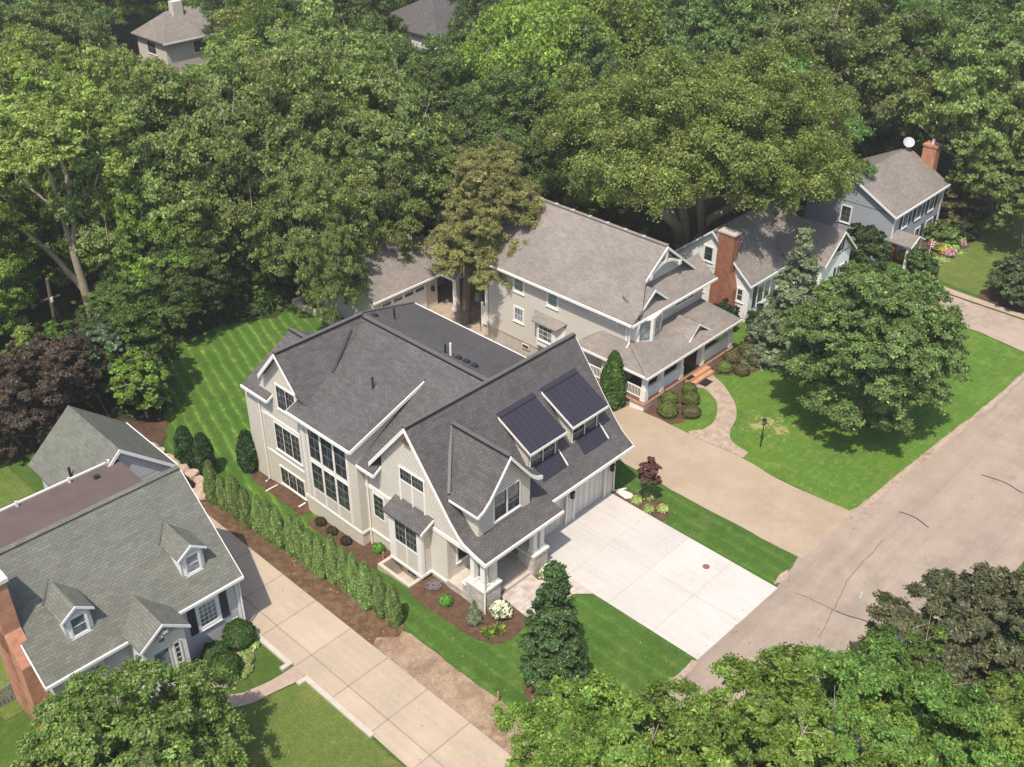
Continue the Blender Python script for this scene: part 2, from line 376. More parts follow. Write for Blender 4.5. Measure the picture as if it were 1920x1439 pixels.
sheet('lawn', [(40.66, 18.3), (43.65, 18.5), (43.7, 24), (43.9, 31), (43.9, 40), (40.8, 40), (40.8, 28)], 2, m_gr_new, amp=.06)
sheet('lawn', [(26.6, 36.8), (28.5, 38), (28.5, 49), (34, 49.5), (44, 49.5), (43.8, 66), (41.1, 64.8), (37.5, 66.9), (33, 66.7), (31.5, 66.2), (30.6, 64.0), (29.3, 62.9), (28.6, 60.7), (27.5, 58), (25.0, 54.9), (24.6, 53.5), (25.2, 52), (26.3, 50), (25.6, 46), (25.6, 40)], 2, m_gr_back, amp=.08)
sheet('lawn', [(8, 56), (8, 40), (16.9, 40), (16.9, 59.5), (12, 60)], 2, m_gr_old, amp=.05)
sheet('lawn', [(0, 18.8), (19.1, 18.8), (19.2, 32.0), (18.8, 32), (17.5, 32.35), (16.6, 32.5), (15, 34), (10, 36.5), (0, 36.5)], 2, m_gr_old, amp=.03)
sheet('lawn', [(49.2, 18.9), (50, 17.5), (74.7, 17), (75.4, 22.6), (76, 26.4), (75, 36), (58, 40), (49, 40)], 2, m_gr_right, amp=.05)
sheet('lawn', [(81.3, 19), (110, 19), (110, 31), (83, 31), (81.8, 28.8), (81.4, 26)], 2, m_gr_old, amp=.05)
sheet('street', [(-60, 10.2), (16, 10.1), (30, 10.05), (39.4, 10), (47, 9.9), (60, 10), (160, 10), (160, 17.6), (71.7, 17.75), (64.9, 18.0), (55.6, 18.65), (50, 18.9), (49.2, 19.1), (43.6, 19.15), (42.6, 18.95), (40.7, 18.7), (33.4, 18.85), (32.3, 18.95), (-60, 18.9)], 3, m_street, amp=.06)
for q, sdd in (([(50.2, 18.75), (55.6, 18.6), (64.9, 17.95), (71.7, 17.7), (71.7, 17.45), (64.9, 17.6), (55.6, 18.2), (50.2, 18.45)], 1), ([(30.0, 19.0), (33.3, 19.0), (33.3, 18.65), (30, 18.65)], 2), ([(40.75, 18.95), (41.7, 19.15), (42.4, 19.0), (41.6, 18.6)], 3)):
    sheet('gutter', q, 5, m_gut, amp=.08, seed=sdd)
sheet('driveway', [(33.46, 18.8), (40.68, 18.62), (40.84, 30.3), (40.84, 30.7), (33.3, 30.7), (33.3, 28.5), (32.3, 28.5), (33.46, 27)], 5, m_drive)
sheet('driveway', [(43.65, 18.95), (45.1, 18.85), (46.8, 18.75), (48.3, 18.8), (49.3, 19.0), (49.15, 21), (49.05, 22.3), (49.1, 24.6), (49.3, 26.4), (49.4, 26.7), (50.1, 26.6), (50.3, 28), (49.2, 30.5), (49.25, 33), (49.4, 34.3), (49.4, 36.8), (49.9, 38), (50.5, 50.5), (49.8, 57.6), (44.5, 57.6), (44.6, 49), (43.7, 40), (43.75, 32), (43.6, 26)], 4, m_gravel, amp=.07)
sheet('courtyard', [(49.2, 49), (56, 49), (56, 60), (49.5, 57.5)], 6, m_paver)
sheet('driveway', [(19.35, 29.6), (19.3, 27), (19.2, 21), (19.2, 18.85), (22.9, 18.85), (22.9, 24), (22.9, 48.6), (19.4, 48.6)], 5, m_driveL)
sheet('driveway', [(74.8, 18.0), (79.7, 18.0), (79.7, 30), (79, 33), (76.2, 33), (76, 26.4), (75.4, 24.8), (75.5, 22.6)], 4, m_drive2, amp=.04)
sheet('path', curve_pts([(56.6, 34.3), (56.2, 33.35), (55.6, 32.1), (54.4, 30.5), (53.0, 29.4), (51.3, 28.75), (50.4, 28.0), (50.1, 26.6)])+curve_pts([(49.4, 26.5), (49.2, 30.5), (50.3, 30.15), (51.6, 30.2), (53.1, 31), (53.8, 31.7), (54.3, 32.8), (54.2, 33.4), (54.6, 34.2)]), 6, m_paver)
sheet('path', curve_pts([(16.0, 35.9), (15.95, 34.2), (16.4, 33.5), (17.2, 33.2), (18.1, 33), (19.35, 32.95)])+[(19.35, 32.1)]+curve_pts([(18.8, 32.05), (17.5, 32.35), (16.6, 32.5), (15.6, 33.1), (14.6, 34.3), (14.0, 35.9)]), 6, m_agg)
sheet('path', curve_pts([(82.8, 31.5), (82.2, 30), (81.0, 28.2), (80.7, 25), (80.6, 19)])+curve_pts([(79.9, 19), (79.9, 26), (80.1, 28.2), (81.3, 31.5)]), 6, m_agg)
sheet('path', [(29.9, 29.1), (32.3, 29.1), (32.2, 28.4), (33.45, 27.0), (33.45, 25.55), (32.7, 26.3), (29.7, 26.65)], 6, m_walk)
sheet('mulch_bed', [(28.55, 33.0)]+curve_pts([(26.95, 33.0), (26.7, 32.6), (26.6, 31.3), (26.7, 29.9), (26.75, 28.3), (26.95, 27.4), (27.5, 26.65), (28.3, 26.5), (29.7, 26.6)])+[(29.9, 29.2), (28.6, 31.6)], 4, m_mulch, amp=.02)
sheet('mulch_bed', [(28.6, 35.4), (26.9, 35.6), (26.8, 38), (27.0, 40), (27.1, 42.3), (28.6, 42.6)], 4, m_mulch, amp=.05, hole=True)
sheet('mulch_bed', [(28.6, 43.0), (27.3, 43.1), (27.35, 44.5), (27.5, 47.3), (27.6, 48.6), (28.0, 50), (28.7, 50)], 4, m_mulch, amp=.05)
sheet('mulch_bed', [(22.6, 31.0), (23.4, 31.5), (24.2, 30.7), (24.85, 31.0), (25.3, 33), (25.2, 36), (25.2, 42), (25.0, 47.2), (24.9, 48.5), (23.5, 48.5), (22.6, 47.5)], 4, m_mulchl, amp=.07)
sheet('mulch_bed', [(22.3, 61), (27.4, 58.2), (25.0, 55.0), (24.4, 53.6), (22.7, 55.4), (22.7, 58)], 4, m_mulch, amp=.08)
sheet('mulch_bed', [(24.6, 54), (25.3, 52.6), (26.3, 51.4), (26.2, 49.6), (25.0, 48.3), (22.9, 48.6), (22.9, 55)], 3, m_mulch, amp=.05)
sheet('dirt_strip', [(22.6, 18.6), (24.75, 18.6), (24.8, 22.3), (24.8, 25), (24.75, 27.7), (24.8, 30.4), (24.3, 31.6), (22.6, 32.4)], 3, m_dirt, amp=.05)
sheet('mulch_bed', [(40.86, 30.3), (41.8, 30.2)]+curve_pts([(41.9, 29.0), (42.25, 28.1), (42.4, 27.3), (42.0, 26.8), (41.2, 26.4), (40.84, 26.6)]), 4, m_mulch, amp=.02)
sheet('mulch_bed', [(49.25, 34.4), (49.2, 32.0), (49.9, 31.6), (51.4, 31.6), (52.6, 32.2), (54.1, 33.3), (54.5, 34.4)], 4, m_mulch, amp=.04)
sheet('mulch_bed', [(57.0, 34.4), (56.5, 33.4), (57.6, 32.2), (59.0, 31.5), (60.3, 31.6), (61.2, 32.6), (61.3, 34.0), (60, 34.8)], 4, m_mulch, amp=.04)
sheet('lawn_island', [(50.3, 30.2)]+curve_pts([(51.6, 30.3), (53.0, 31.1), (53.7, 31.8), (54.2, 32.8), (54.0, 33.3)])+[(52.6, 32.1), (51.4, 31.6), (49.9, 31.6), (49.2, 32.0), (49.2, 30.6)], 5, m_gr_right)
sheet('mulch_bed', [(58.3+.95*math.cos(a*.5), 23.4+.95*math.sin(a*.5)) for a in range(12)], 4, m_mulch, amp=.03)
sheet('mulch_bed', [(26.9+1.25*math.cos(a*.5), 22.9+1.1*math.sin(a*.5)) for a in range(12)], 4, m_mulch, amp=.03)
sheet('gravel_bed', [(16.1, 36.9), (15.95, 34.4), (16.6, 34.0), (17.6, 34.6), (18.8, 35.4), (19.35, 36.9)], 4, m_agg, amp=.03)
sheet('garden_bed', [(83, 31.3), (86, 29.8), (92, 29.5), (96, 33), (92, 36), (90, 33), (83, 33)], 4, m_mulch, amp=.2)
sheet('mulch_bed', [(79.9, 18.8), (90, 18.8), (90, 22), (84, 25), (81.2, 25)], 4, m_mulch, amp=.2)
sheet('mulch_bed', [(43.8, 40), (44.6, 49), (50.5, 50), (50.5, 38.2), (49.9, 38)], 5, m_mulch, amp=.1)
def crack(pts, wd, nm='crack'):
    mb = MB(); rnd2 = random.Random(len(pts)*7+int(pts[0][0])); P = []
    for i in range(len(pts)-1):
        a = Vector(pts[i]); b = Vector(pts[i+1]); n = max(2, int((b-a).length/.35))
        for k in range(n): p = a.lerp(b, k/n); P.append(p+Vector((rnd2.uniform(-.05, .05), rnd2.uniform(-.05, .05))))
    P.append(Vector(pts[-1]))
    for i in range(len(P)-1):
        a, b = P[i], P[i+1]; n = Vector((-(b-a).y, (b-a).x)).normalized()*wd/2
        mb.poly([(a.x-n.x, a.y-n.y, .9), (a.x+n.x, a.y+n.y, .9), (b.x+n.x, b.y+n.y, .9), (b.x-n.x, b.y-n.y, .9)])
    tag(mb.build(nm, m_tar, None), kind='structure')
crack([(51.3, 16.9), (51.4, 15.9), (51.1, 15.0)], .07); crack([(58.2, 14.9), (58.4, 13.6), (58.1, 12.3)], .07)
crack([(41.3, 15.6), (41.5, 14.7), (42.0, 13.1), (42.4, 12)], .06); crack([(48.3, 16.4), (45.5, 16.3), (43.8, 16.2), (41.5, 15.7), (39, 15.2)], .02); crack([(41.1, 17.7), (41.3, 15.6)], .02)

tag(MB().prism([(43.0, 15.1, .91), (43.6, 15.25, .91), (43.62, 15.17, .91), (43.02, 15.02, .91)], (0, 0, -.004)).build('paint_mark', plain('teal_paint', (.32, .42, .37), .8), None), kind='structure')
# ---------------- building parts ----------------
def fbox(mb, face, pos, a0, a1, o0, o1, z0, z1):
    s = -1 if face[0] == '-' else 1; p0, p1 = sorted((pos+s*o0, pos+s*o1)); a0, a1 = sorted((a0, a1))
    if face[1] == 'x': mb.box(p0, p1, a0, a1, z0, z1)
    else: mb.box(a0, a1, p0, p1, z0, z1)
    return mb
def window(par, face, pos, a0, a1, z0, z1, cols=2, rows=2, lights=1, trim=.11, tm=None, gm=None, sm=None, sill=True, name='window', mull=.09):
    tm = tm or m_white; gm = gm or m_glass; sm = sm or m_black
    a0, a1 = sorted((a0, a1)); t = MB()
    fbox(t, face, pos, a0-trim, a0, 0, .05, z0-trim, z1+trim); fbox(t, face, pos, a1, a1+trim, 0, .05, z0-trim, z1+trim)
    fbox(t, face, pos, a0, a1, 0, .05, z1, z1+trim); fbox(t, face, pos, a0, a1, 0, .053, z0-trim, z0)
    if sill: fbox(t, face, pos, a0-trim-.03, a1+trim+.03, .0, .09, z0-trim-.05, z0-trim)
    wdt = (a1-a0-mull*(lights-1))/lights
    for i in range(1, lights): c = a0+i*wdt+(i-1)*mull; fbox(t, face, pos, c, c+mull, 0, .048, z0, z1)
    W = t.build(name, tm, par)
    for i in range(lights):
        b0 = a0+i*(wdt+mull); b1 = b0+wdt; s = MB(); e = .045
        fbox(s, face, pos, b0, b0+e, 0, .035, z0, z1); fbox(s, face, pos, b1-e, b1, 0, .035, z0, z1)
        fbox(s, face, pos, b0+e, b1-e, 0, .035, z0, z0+e); fbox(s, face, pos, b0+e, b1-e, 0, .035, z1-e, z1)
        s.build('sash', sm, W)
        if cols*rows > 1:
            s = MB()
            for k in range(1, cols): c = b0+(b1-b0)*k/cols; fbox(s, face, pos, c-.013, c+.013, 0, .024, z0+e, z1-e)
            for k in range(1, rows): c = z0+(z1-z0)*k/rows; fbox(s, face, pos, b0+e, b1-e, 0, .026, c-.014, c+.014)
            s.build('muntin', m_muntin if sm is m_black else sm, W)
        g = MB(); fbox(g, face, pos, b0+e, b1-e, .0, .012, z0+e, z1-e); g.build('pane', gm, W)
    return W
def slab(par, pts, th, mat, name='roof'):
    return MB().prism(pts, (0, 0, -th)).build(name, mat, par)
def zpl(p0, slope, ax):   # z on a plane rising with slope along ax from p0=(coord, z)
    return lambda c: p0[1]+slope*(c-p0[0])
def downspout(par, pts, r=.05, mat=None, name='downspout'):
    return MB().tube(pts, r, 6).build(name, mat or m_white, par)
def bargeboard(par, pts, wd, th, mat, name='bargeboard'):
    # pts: top line of the board; board hangs wd below, th thick along axis perpendicular to the gable plane
    mb = MB(); x0 = pts[0]
    alongx = all(abs(p[0]-x0[0]) < 1e-6 for p in pts)
    for a, b in zip(pts[:-1], pts[1:]):
        mb.prism([a, b, (b[0], b[1], b[2]-wd), (a[0], a[1], a[2]-wd)], (th, 0, 0) if alongx else (0, th, 0))
    return mb.build(name, mat, par)
def cap(par, a, b, wd=.24, mat=None, name='ridge_cap'):
    a = Vector(a); b = Vector(b); C = MB().beam(a+Vector((0, 0, .05)), b+Vector((0, 0, .05)), wd, .04).build(name, mat or m_cap, par)
    if mat is None or mat is m_cap: MB().beam(a+Vector((0, 0, .012)), b+Vector((0, 0, .012)), wd+.05, .1).build('ridge_shadow', m_black, C)  # black strip under the cap stands in for the ridge's shadow line
    return C

# =============== the new gabled house ===============
H = thing('gabled_house', 'large greige gabled house with charcoal shingle roof and two dark metal shed dormers', 'house', (34, 38, 0))
PR = [(34.25, 10.12), (33.5, 9.14), (32.65, 8.05), (31.8, 6.95), (30.95, 5.85), (30.4, 5.25), (30.05, 4.98)]
PP = PR+[(29.3, 4.74), (28.5, 4.56)]      # porch: flared foot
PG = PR+[(29.45, 4.58)]
def profile_roof(par, prof, x0, x1, mat, th=.16):
    mb = MB()
    for (ya, za), (yb, zb) in zip(prof[:-1], prof[1:]):
        mb.prism([(x0, ya, za), (x1, ya, za), (x1, yb, zb), (x0, yb, zb)], (0, 0, -th))
    return mb.build('roof', mat, par)
profile_roof(H, PP, 28.3, 34.2, m_roof); profile_roof(H, PG, 34.2, 41.5, m_roof)
slab(H, [(28.3, 34.25, 10.12), (41.5, 34.25, 10.12), (41.5, 37.3, 6.45), (28.3, 37.3, 6.45)], .16, m_roof)
cap(H, (28.3, 34.25, 10.12), (41.5, 34.25, 10.12))
bargeboard(H, [(28.3, y, z-.03) for y, z in PP], .26, -.06, m_white)
bargeboard(H, [(28.3, 34.25, 10.09), (28.3, 37.3, 6.42)], .3, -.1, m_white)
bargeboard(H, [(41.5, y, z-.03) for y, z in PG], .26, .06, m_white)
mb = MB().box(28.26, 34.22, 28.40, 28.5, 4.34, 4.52); mb.box(34.2, 41.54, 29.35, 29.45, 4.34, 4.53); mb.build('gutter', m_white, H)
# main left slope, bay shed, cross gable, rear
zl = lambda x: 6.0+.615*(x-28.0)
slab(H, [(28.0, 36.72, zl(28)), (28.6, 36.72, zl(28.6)), (28.6, 34.5, zl(28.6)), (34.5, 34.5, zl(34.5)), (34.5, 38.2, zl(34.5)), (28.0, 38.2, zl(28))], .15, m_roof)
slab(H, [(30.5, 38.2, zl(30.5)), (34.5, 38.2, zl(34.5)), (34.5, 45.6, zl(34.5)), (30.5, 45.6, zl(30.5))], .15, m_roof)
slab(H, [(28.0, 46.35, 6.4), (28.6, 46.35, 6.75), (31.9, 46.35, 8.6), (31.9, 48.85, 8.6), (28.0, 48.85, 6.4)], .15, m_roof)
slab(H, [(31.9, 44.5, 8.6), (31.9, 48.85, 8.6), (35.8, 48.85, 6.4), (35.8, 44.5, 6.4)], .15, m_roof); cap(H, (31.9, 44.8, 8.62), (31.9, 48.85, 8.62))
slab(H, [(27.5, 37.95, 7.2), (33.3, 37.95, 9.26), (33.3, 44.2, 9.26), (30.6, 43.75, 8.3), (27.5, 43.55, 7.2)], .17, m_roof)
bargeboard(H, [(27.5, 37.95, 7.17), (33.0, 37.95, 9.12)], .22, -.07, m_white)
bargeboard(H, [(27.5, 43.55, 7.17), (29.6, 43.65, 7.93)], .2, .06, m_white)
mb = MB().box(27.4, 27.5, 37.9, 43.6, 7.0, 7.17); mb.box(27.92, 28.0, 36.68, 38.1, 5.78, 5.96); mb.box(27.92, 28.0, 46.3, 48.9, 6.18, 6.36); mb.build('gutter', m_white, H)
bargeboard(H, [(28.0, 36.68, 5.96), (28.56, 36.68, 6.31)], .18, -.05, m_white)
bargeboard(H, [(28.0, 46.31, 6.36), (28.45, 46.31, 6.62)], .18, -.05, m_white)
slab(H, [(28.05, 45.0, 10.12), (34.5, 45.0, 10.12), (34.5, 41.6, 6.25), (28.9, 41.6, 6.25), (28.05, 43.2, 8.07)], .16, m_roof)
slab(H, [(28.05, 45.0, 10.12), (34.5, 45.0, 10.12), (34.5, 47.6, 7.16), (28.05, 46.9, 7.95)], .16, m_roof)
bargeboard(H, [(28.05, 45.0, 10.09), (28.05, 43.3, 8.15)], .16, -.06, m_white)
bargeboard(H, [(28.05, 45.0, 10.09), (28.05, 46.85, 7.98)], .3, -.1, m_white)
cap(H, (28.1, 45.0, 10.14), (34.5, 45.0, 10.14)); cap(H, (34.5, 34.3, 10.02), (34.5, 45.0, 10.02), .28)
zr = lambda x: 10.0-4/8.1*(x-34.5)
slab(H, [(34.5, 34.4, 10), (34.5, 45.4, 10), (42.6, 49.7, 6), (42.6, 37.2, 6), (40.0, 35.2, zr(40))], .15, m_roof)
slab(H, [(34.5, 45.4, 10), (42.6, 49.7, 6), (29.5, 49.7, 6)], .15, m_roof)
MB().beam((34.5, 45.4, 10.04), (42.6, 49.7, 6.04), .28, .08).build('hip_cap', m_cap, H)
mb = MB().box(42.6, 42.7, 37.2, 49.8, 5.82, 5.99); mb.box(29.5, 42.7, 49.7, 49.8, 5.82, 5.99); mb.build('gutter', m_white, H)
# valleys
mb = MB().beam((33.3, 44.6, 9.72), (30.75, 43.3, 8.42), .16, .06); mb.build('valley_flashing', m_flash, H)
# walls
wall = MB()
wall.prism([(28.55, 31.6, -.3), (28.55, 31.6, 4.3), (28.55, 29.1, 4.3), (28.55, 29.1, 4.6), (28.55, 30.05, 4.85), (28.55, 30.95, 5.7), (28.55, 34.25, 9.93), (28.55, 36.6, 7.1), (28.55, 36.6, 6.15), (28.55, 38.1, 6.15), (28.55, 38.1, -.6)], (.1, 0, 0))
wall.build('upper_wall', m_shake, H)
lw = MB(); lw.prism([(28.53, 31.58, -.4), (28.53, 31.58, 4.2), (28.53, 38.1, 4.2), (28.53, 38.1, -.6)], (.2, 0, 0))
lw.box(28.6, 33.4, 31.6, 31.9, -.3, 4.7); lw.box(28.62, 40.9, 34.3, 38.2, -.6, 6.1); lw.box(28.6, 42.2, 38.2, 49.3, -1, 5.95)
lw.box(40.75, 40.98, 30.4, 34.3, .3, 5.2)
lw.prism([(28.3, 38.08, -.6), (28.0, 38.08, -.6), (28.0, 38.08, 7.2), (33.0, 38.08, 8.98), (33.0, 38.08, -.6)], (0, .25, 0))
lw.prism([(40.98, 30.6, 4.3), (40.98, 34.25, 9.9), (40.98, 37.6, 6.0), (40.98, 37.6, 4.3)], (-.2, 0, 0))
lw.build('side_wall', m_greige, H)
bw = MB(); bw.prism([(27.98, 38.1, -.5), (27.98, 43.25, -.7), (27.98, 43.25, 7.2), (27.98, 38.1, 7.2)], (.3, 0, 0)); bw.box(28.2, 28.7, 42.95, 43.25, -.8, 7.2)
bw.prism([(28.43, 43.2, -.8), (28.43, 47.65, -1), (28.43, 47.65, 6.6), (28.43, 46.9, 7.7), (28.43, 45.0, 9.95), (28.43, 43.2, 8.0)], (.25, 0, 0))
bw.box(28.4, 28.7, 47.4, 49.3, -1, 5.95)
bw.build('bay_wall', m_shake, H)
tr = MB()
tr.box(28.48, 28.56, 30.0, 38.08, 4.2, 4.42); tr.box(27.93, 28.0, 38.05, 43.28, .98, 1.14); tr.box(28.0, 28.6, 38.02, 38.08, .98, 1.14)
tr.box(28.46, 28.55, 31.6, 38.0, 1.12, 1.24); tr.box(28.38, 28.44, 43.25, 47.65, 4.72, 4.9); tr.box(28.38, 28.44, 43.25, 47.65, 2.0, 2.14)
for y in (42.85,): tr.box(27.93, 28.0, y, y+.14, 1.14, 7.0)
for y in (38.95-.12, 42.35): tr.box(27.94, 28.0, y, y+.14, 1.14, 6.9)
for y in (40.02, 41.2): tr.box(27.94, 28.0, y, y+.14, 1.14, 6.9)
tr.box(27.95, 28.0, 38.97, 42.35, 4.05, 4.2); tr.box(27.95, 28.0, 38.97, 42.35, 2.0, 2.1)
tr.build('trim_band', m_white, H)
pn = MB(); pn.box(27.975, 27.99, 38.97, 42.35, 1.14, 2.0); pn.build('panel', m_panel, H)
for (a, b) in ((38.99, 40.0), (40.18, 41.18), (41.36, 42.33)):
    window(H, '-x', 27.98, a, b, 4.36, 6.55, 2, 3, trim=.02, sill=False); window(H, '-x', 27.98, a, b, 2.14, 4.0, 2, 3, trim=.02, sill=False)
window(H, '-x', 28.43, 44.05, 46.45, 2.68, 4.55, 2, 4, 3, mull=.05, trim=.1)
window(H, '-x', 28.43, 44.1, 46.45, .05, 1.25, 2, 2, 3, mull=.05, trim=.1)
window(H, '-x', 28.43, 44.0, 45.75, 5.98, 7.52, 3, 3, 2, mull=.04)
window(H, '-x', 28.53, 33.2, 35.0, 6.38, 7.1, 4, 2, 2, mull=.05, sill=False)
p = MB(); p.box(28.5, 28.54, 33.2, 35.0, 5.1, 6.27); p.build('panel', m_panel, H)
p = MB(); p.box(28.47, 28.54, 33.08, 33.2, 4.45, 6.27); p.box(28.47, 28.54, 35.0, 35.12, 4.45, 6.27); p.box(28.47, 28.54, 34.05, 34.15, 4.45, 6.27); p.build('trim_band', m_white, H)
window(H, '-x', 28.53, 36.65, 37.45, 2.5, 4.02, 2, 4, sill=False)
p = MB(); p.box(28.3, 28.53, 33.98, 34.5, 9.1, 9.2); p.build('bracket', plain('cedar', (.13, .05, .025)), H)
# box window on the side
b = thing('box', None, None, (0, 0, 0)); bpy.data.objects.remove(b)
bx = MB().box(27.83, 28.54, 32.85, 35.35, 1.25, 4.35); bx.build('box_bay', m_greige, H)
bt = MB(); bt.box(27.77, 27.84, 34.9, 35.38, 1.2, 4.3); bt.box(27.77, 27.84, 32.82, 33.12, 1.2, 4.3); bt.box(27.78, 28.5, 32.78, 32.85, 1.15, 1.3); bt.box(27.75, 28.5, 32.8, 35.4, 1.1, 1.25)
bt.box(27.78, 27.84, 33.12, 34.9, 2.55, 2.68); bt.box(27.78, 27.84, 33.97, 34.05, 1.2, 2.55); bt.box(27.8, 28.0, 32.8, 32.85, 1.3, 4.3); bt.build('trim_band', m_white, H)
p = MB().box(27.81, 27.83, 33.12, 34.9, 1.2, 2.55); p.build('panel', m_panel, H)
window(H, '-x', 27.83, 33.16, 34.86, 2.72, 4.1, 3, 3, 2, trim=.03, mull=.04, sill=False)
slab(H, [(27.55, 32.55, 4.5), (28.55, 32.55, 4.98), (28.55, 35.6, 4.98), (27.55, 35.6, 4.5)], .12, m_roof, 'box_bay_roof')
bargeboard(H, [(27.55, 32.55, 4.48), (28.5, 32.55, 4.94)], .16, -.05, m_white)
# basement window in the well
window(H, '-x', 28.53, 33.3, 34.9, -.15, .85, 1, 1, 2, trim=.06, sill=False)
# porch
por = MB(); por.box(28.5, 33.4, 29.15, 31.65, .5, 1.3); por.box(30.2, 32.4, 28.95, 29.15, .5, 1.12); por.box(28.45, 28.55, 29.3, 31.6, 1.25, 1.38); por.build('porch_floor', m_conc, H)
st = MB(); st.box(28.47, 28.6, 29.9, 31.58, .3, 1.25); st.box(28.44, 29.65, 28.75, 30.05, .3, 2.25); st.box(28.46, 29.3, 29.9, 30.4, .3, 1.9)
st.build('stone_pier', m_stone, H); MB().box(32.2, 33.35, 28.75, 29.9, .3, 2.25).box(32.35, 33.2, 29.9, 31.4, .3, 1.5).build('stone_pier', m_stone, H)
cp = MB(); cp.box(28.38, 29.72, 28.68, 30.12, 2.25, 2.37); MB().box(32.13, 33.42, 28.68, 29.98, 2.25, 2.37).build('pier_cap', m_cap_st, H); cp.box(28.4, 29.36, 30.12, 30.46, 1.9, 2.0); cp.build('pier_cap', m_cap_st, H)
for (x, y) in ((28.72, 29.75), (28.72, 29.02), (29.38, 29.02), (32.5, 29.05), (33.05, 29.05)):
    c = MB(); c.box(x-.15, x+.15, y-.15, y+.15, 2.37, 4.32); c.box(x-.2, x+.2, y-.2, y+.2, 2.37, 2.6); c.box(x-.19, x+.19, y-.19, y+.19, 4.15, 4.3); c.build('column', m_white, H)
bm_ = MB(); bm_.box(28.55, 34.1, 28.85, 29.15, 4.28, 4.5); bm_.box(28.55, 28.85, 29.1, 31.6, 4.25, 4.4); bm_.build('porch_beam', m_white, H)
window(H, '-y', 31.6, 29.3, 30.6, 2.2, 3.9, 2, 2); p = MB(); fbox(p, '-y', 31.6, 31.2, 32.2, 0, .05, 1.3, 3.5); p.build('front_door', plain('dark_door', (.06, .04, .03)), H)
# garage front
gw = MB(); gw.box(33.35, 33.95, 30.35, 30.7, .3, 5.0); gw.box(36.72, 37.42, 30.35, 30.7, .3, 5.0); gw.box(40.2, 40.98, 30.35, 30.7, .3, 5.0); gw.box(33.95, 40.25, 30.35, 30.7, 3.25, 5.0); gw.box(33.3, 33.5, 29.3, 31.6, .3, 4.5)
gw.build('garage_wall', m_batten, H)
for x0 in (33.98, 37.45):
    d = MB().box(x0, x0+2.72, 30.6, 30.66, .85, 3.25); D = d.build('garage_door', m_door, H)
    t = MB()
    for z0, z1 in ((.86, .98), (2.66, 2.74), (3.12, 3.24)): fbox(t, '-y', 30.6, x0, x0+2.72, 0, .03, z0, z1)
    for xx in (x0, x0+1.3, x0+2.6): fbox(t, '-y', 30.6, xx, xx+.12, 0, .034, .86, 3.24)
    t.build('door_trim', m_white, D)
    for g0 in (x0+.2, x0+1.5):
        for k in range(4): q = MB(); fbox(q, '-y', 30.6, g0+.02+.26*k, g0+.22+.26*k, 0, .03, 2.78, 3.08); q.build('pane', m_glass, D)
fr = MB()
for xx in (33.86, 36.68, 37.35, 40.17): fbox(fr, '-y', 30.35, xx, xx+.12, 0, .04, .85, 3.3)
fbox(fr, '-y', 30.35, 33.9, 36.8, 0, .043, 3.25, 3.37); fbox(fr, '-y', 30.35, 37.4, 40.3, 0, .043, 3.25, 3.37); fr.build('door_frame', m_white, H)
for xx in (37.07, 40.66):
    L = MB(); L.box(xx-.09, xx+.09, 30.1, 30.28, 2.8, 3.15); L.box(xx-.12, xx+.12, 30.07, 30.31, 3.15, 3.2); L.box(xx-.06, xx+.06, 30.13, 30.25, 3.2, 3.28); L.box(xx-.03, xx+.03, 30.25, 30.35, 3.0, 3.06); L.box(xx-.1, xx+.1, 30.09, 30.29, 2.75, 2.8)
    L.build('wall_lantern', m_black, H)
# metal shed dormers
for x0, x1 in ((33.9, 36.8), (37.38, 40.38)):
    yt, zt, ye, ze = 33.02, 8.62, 30.62, 7.34
    rf = slab(H, [(x0, yt, zt), (x1, yt, zt), (x1, ye, ze), (x0, ye, ze)], .1, m_metal, 'dormer_roof')
    s = MB(); n = 7
    for k in range(n+1):
        xx = x0+.03+(x1-x0-.06)*k/n; s.prism([(xx-.012, yt, zt), (xx+.012, yt, zt), (xx+.012, ye, ze), (xx-.012, ye, ze)], (0, 0, .04))
    s.build('seam', m_seam if False else m_metal, rf)
    s = MB().beam(((x0), yt, zt+.06), (x1, yt, zt+.06), .3, .06, side=(0, 1, .4)); s.build('ridge_flashing', m_metal, rf)
    t = MB()
    for xx in (x0-.03, x1): t.prism([(xx, yt, zt-.02), (xx, ye, ze-.02), (xx, ye, ze-.17), (xx, yt, zt-.17)], (.03, 0, 0))
    t.box(x0-.03, x1+.03, ye-.04, ye, ze-.17, ze-.01); t.build('fascia', m_white, H)
    yw = 31.02; cb = MB()
    for xx in (x0+.27, x1-.4): cb.prism([(xx, yw, 5.6), (xx, yw, 7.45), (xx, yt-.3, zt-.22)], (.13, 0, 0))
    cb.box(x0+.3, x1-.3, yw, yw+.2, 5.6, 7.4); cb.build('dormer_wall', m_greige, H)
    window(H, '-y', yw, x0+.42, x1-.52, 5.9, 6.98, 2, 2, 2, trim=.08, mull=.07)
    m = slab(H, [(x0+.75, 30.95, 5.95), (x1-.2, 30.95, 5.95), (x1-.2, 30.3, 5.24), (x0+.75, 30.3, 5.24)], .06, m_metal, 'metal_apron')
    s = MB(); k = x0+.85
    while k < x1-.25: s.prism([(k, 30.95, 5.95), (k+.02, 30.95, 5.95), (k+.02, 30.3, 5.24), (k, 30.3, 5.24)], (0, 0, .03)); k += .28
    s.build('seam', m_metal, m)
    c = MB(); c.prism([(x1-.22, 31.0, 6.05), (x1-.16, 30.3, 5.3), (x1-.16, 30.3, 5.2), (x1-.22, 31.0, 5.9)], (.06, 0, 0)); c.build('cheek_board', m_white, H)
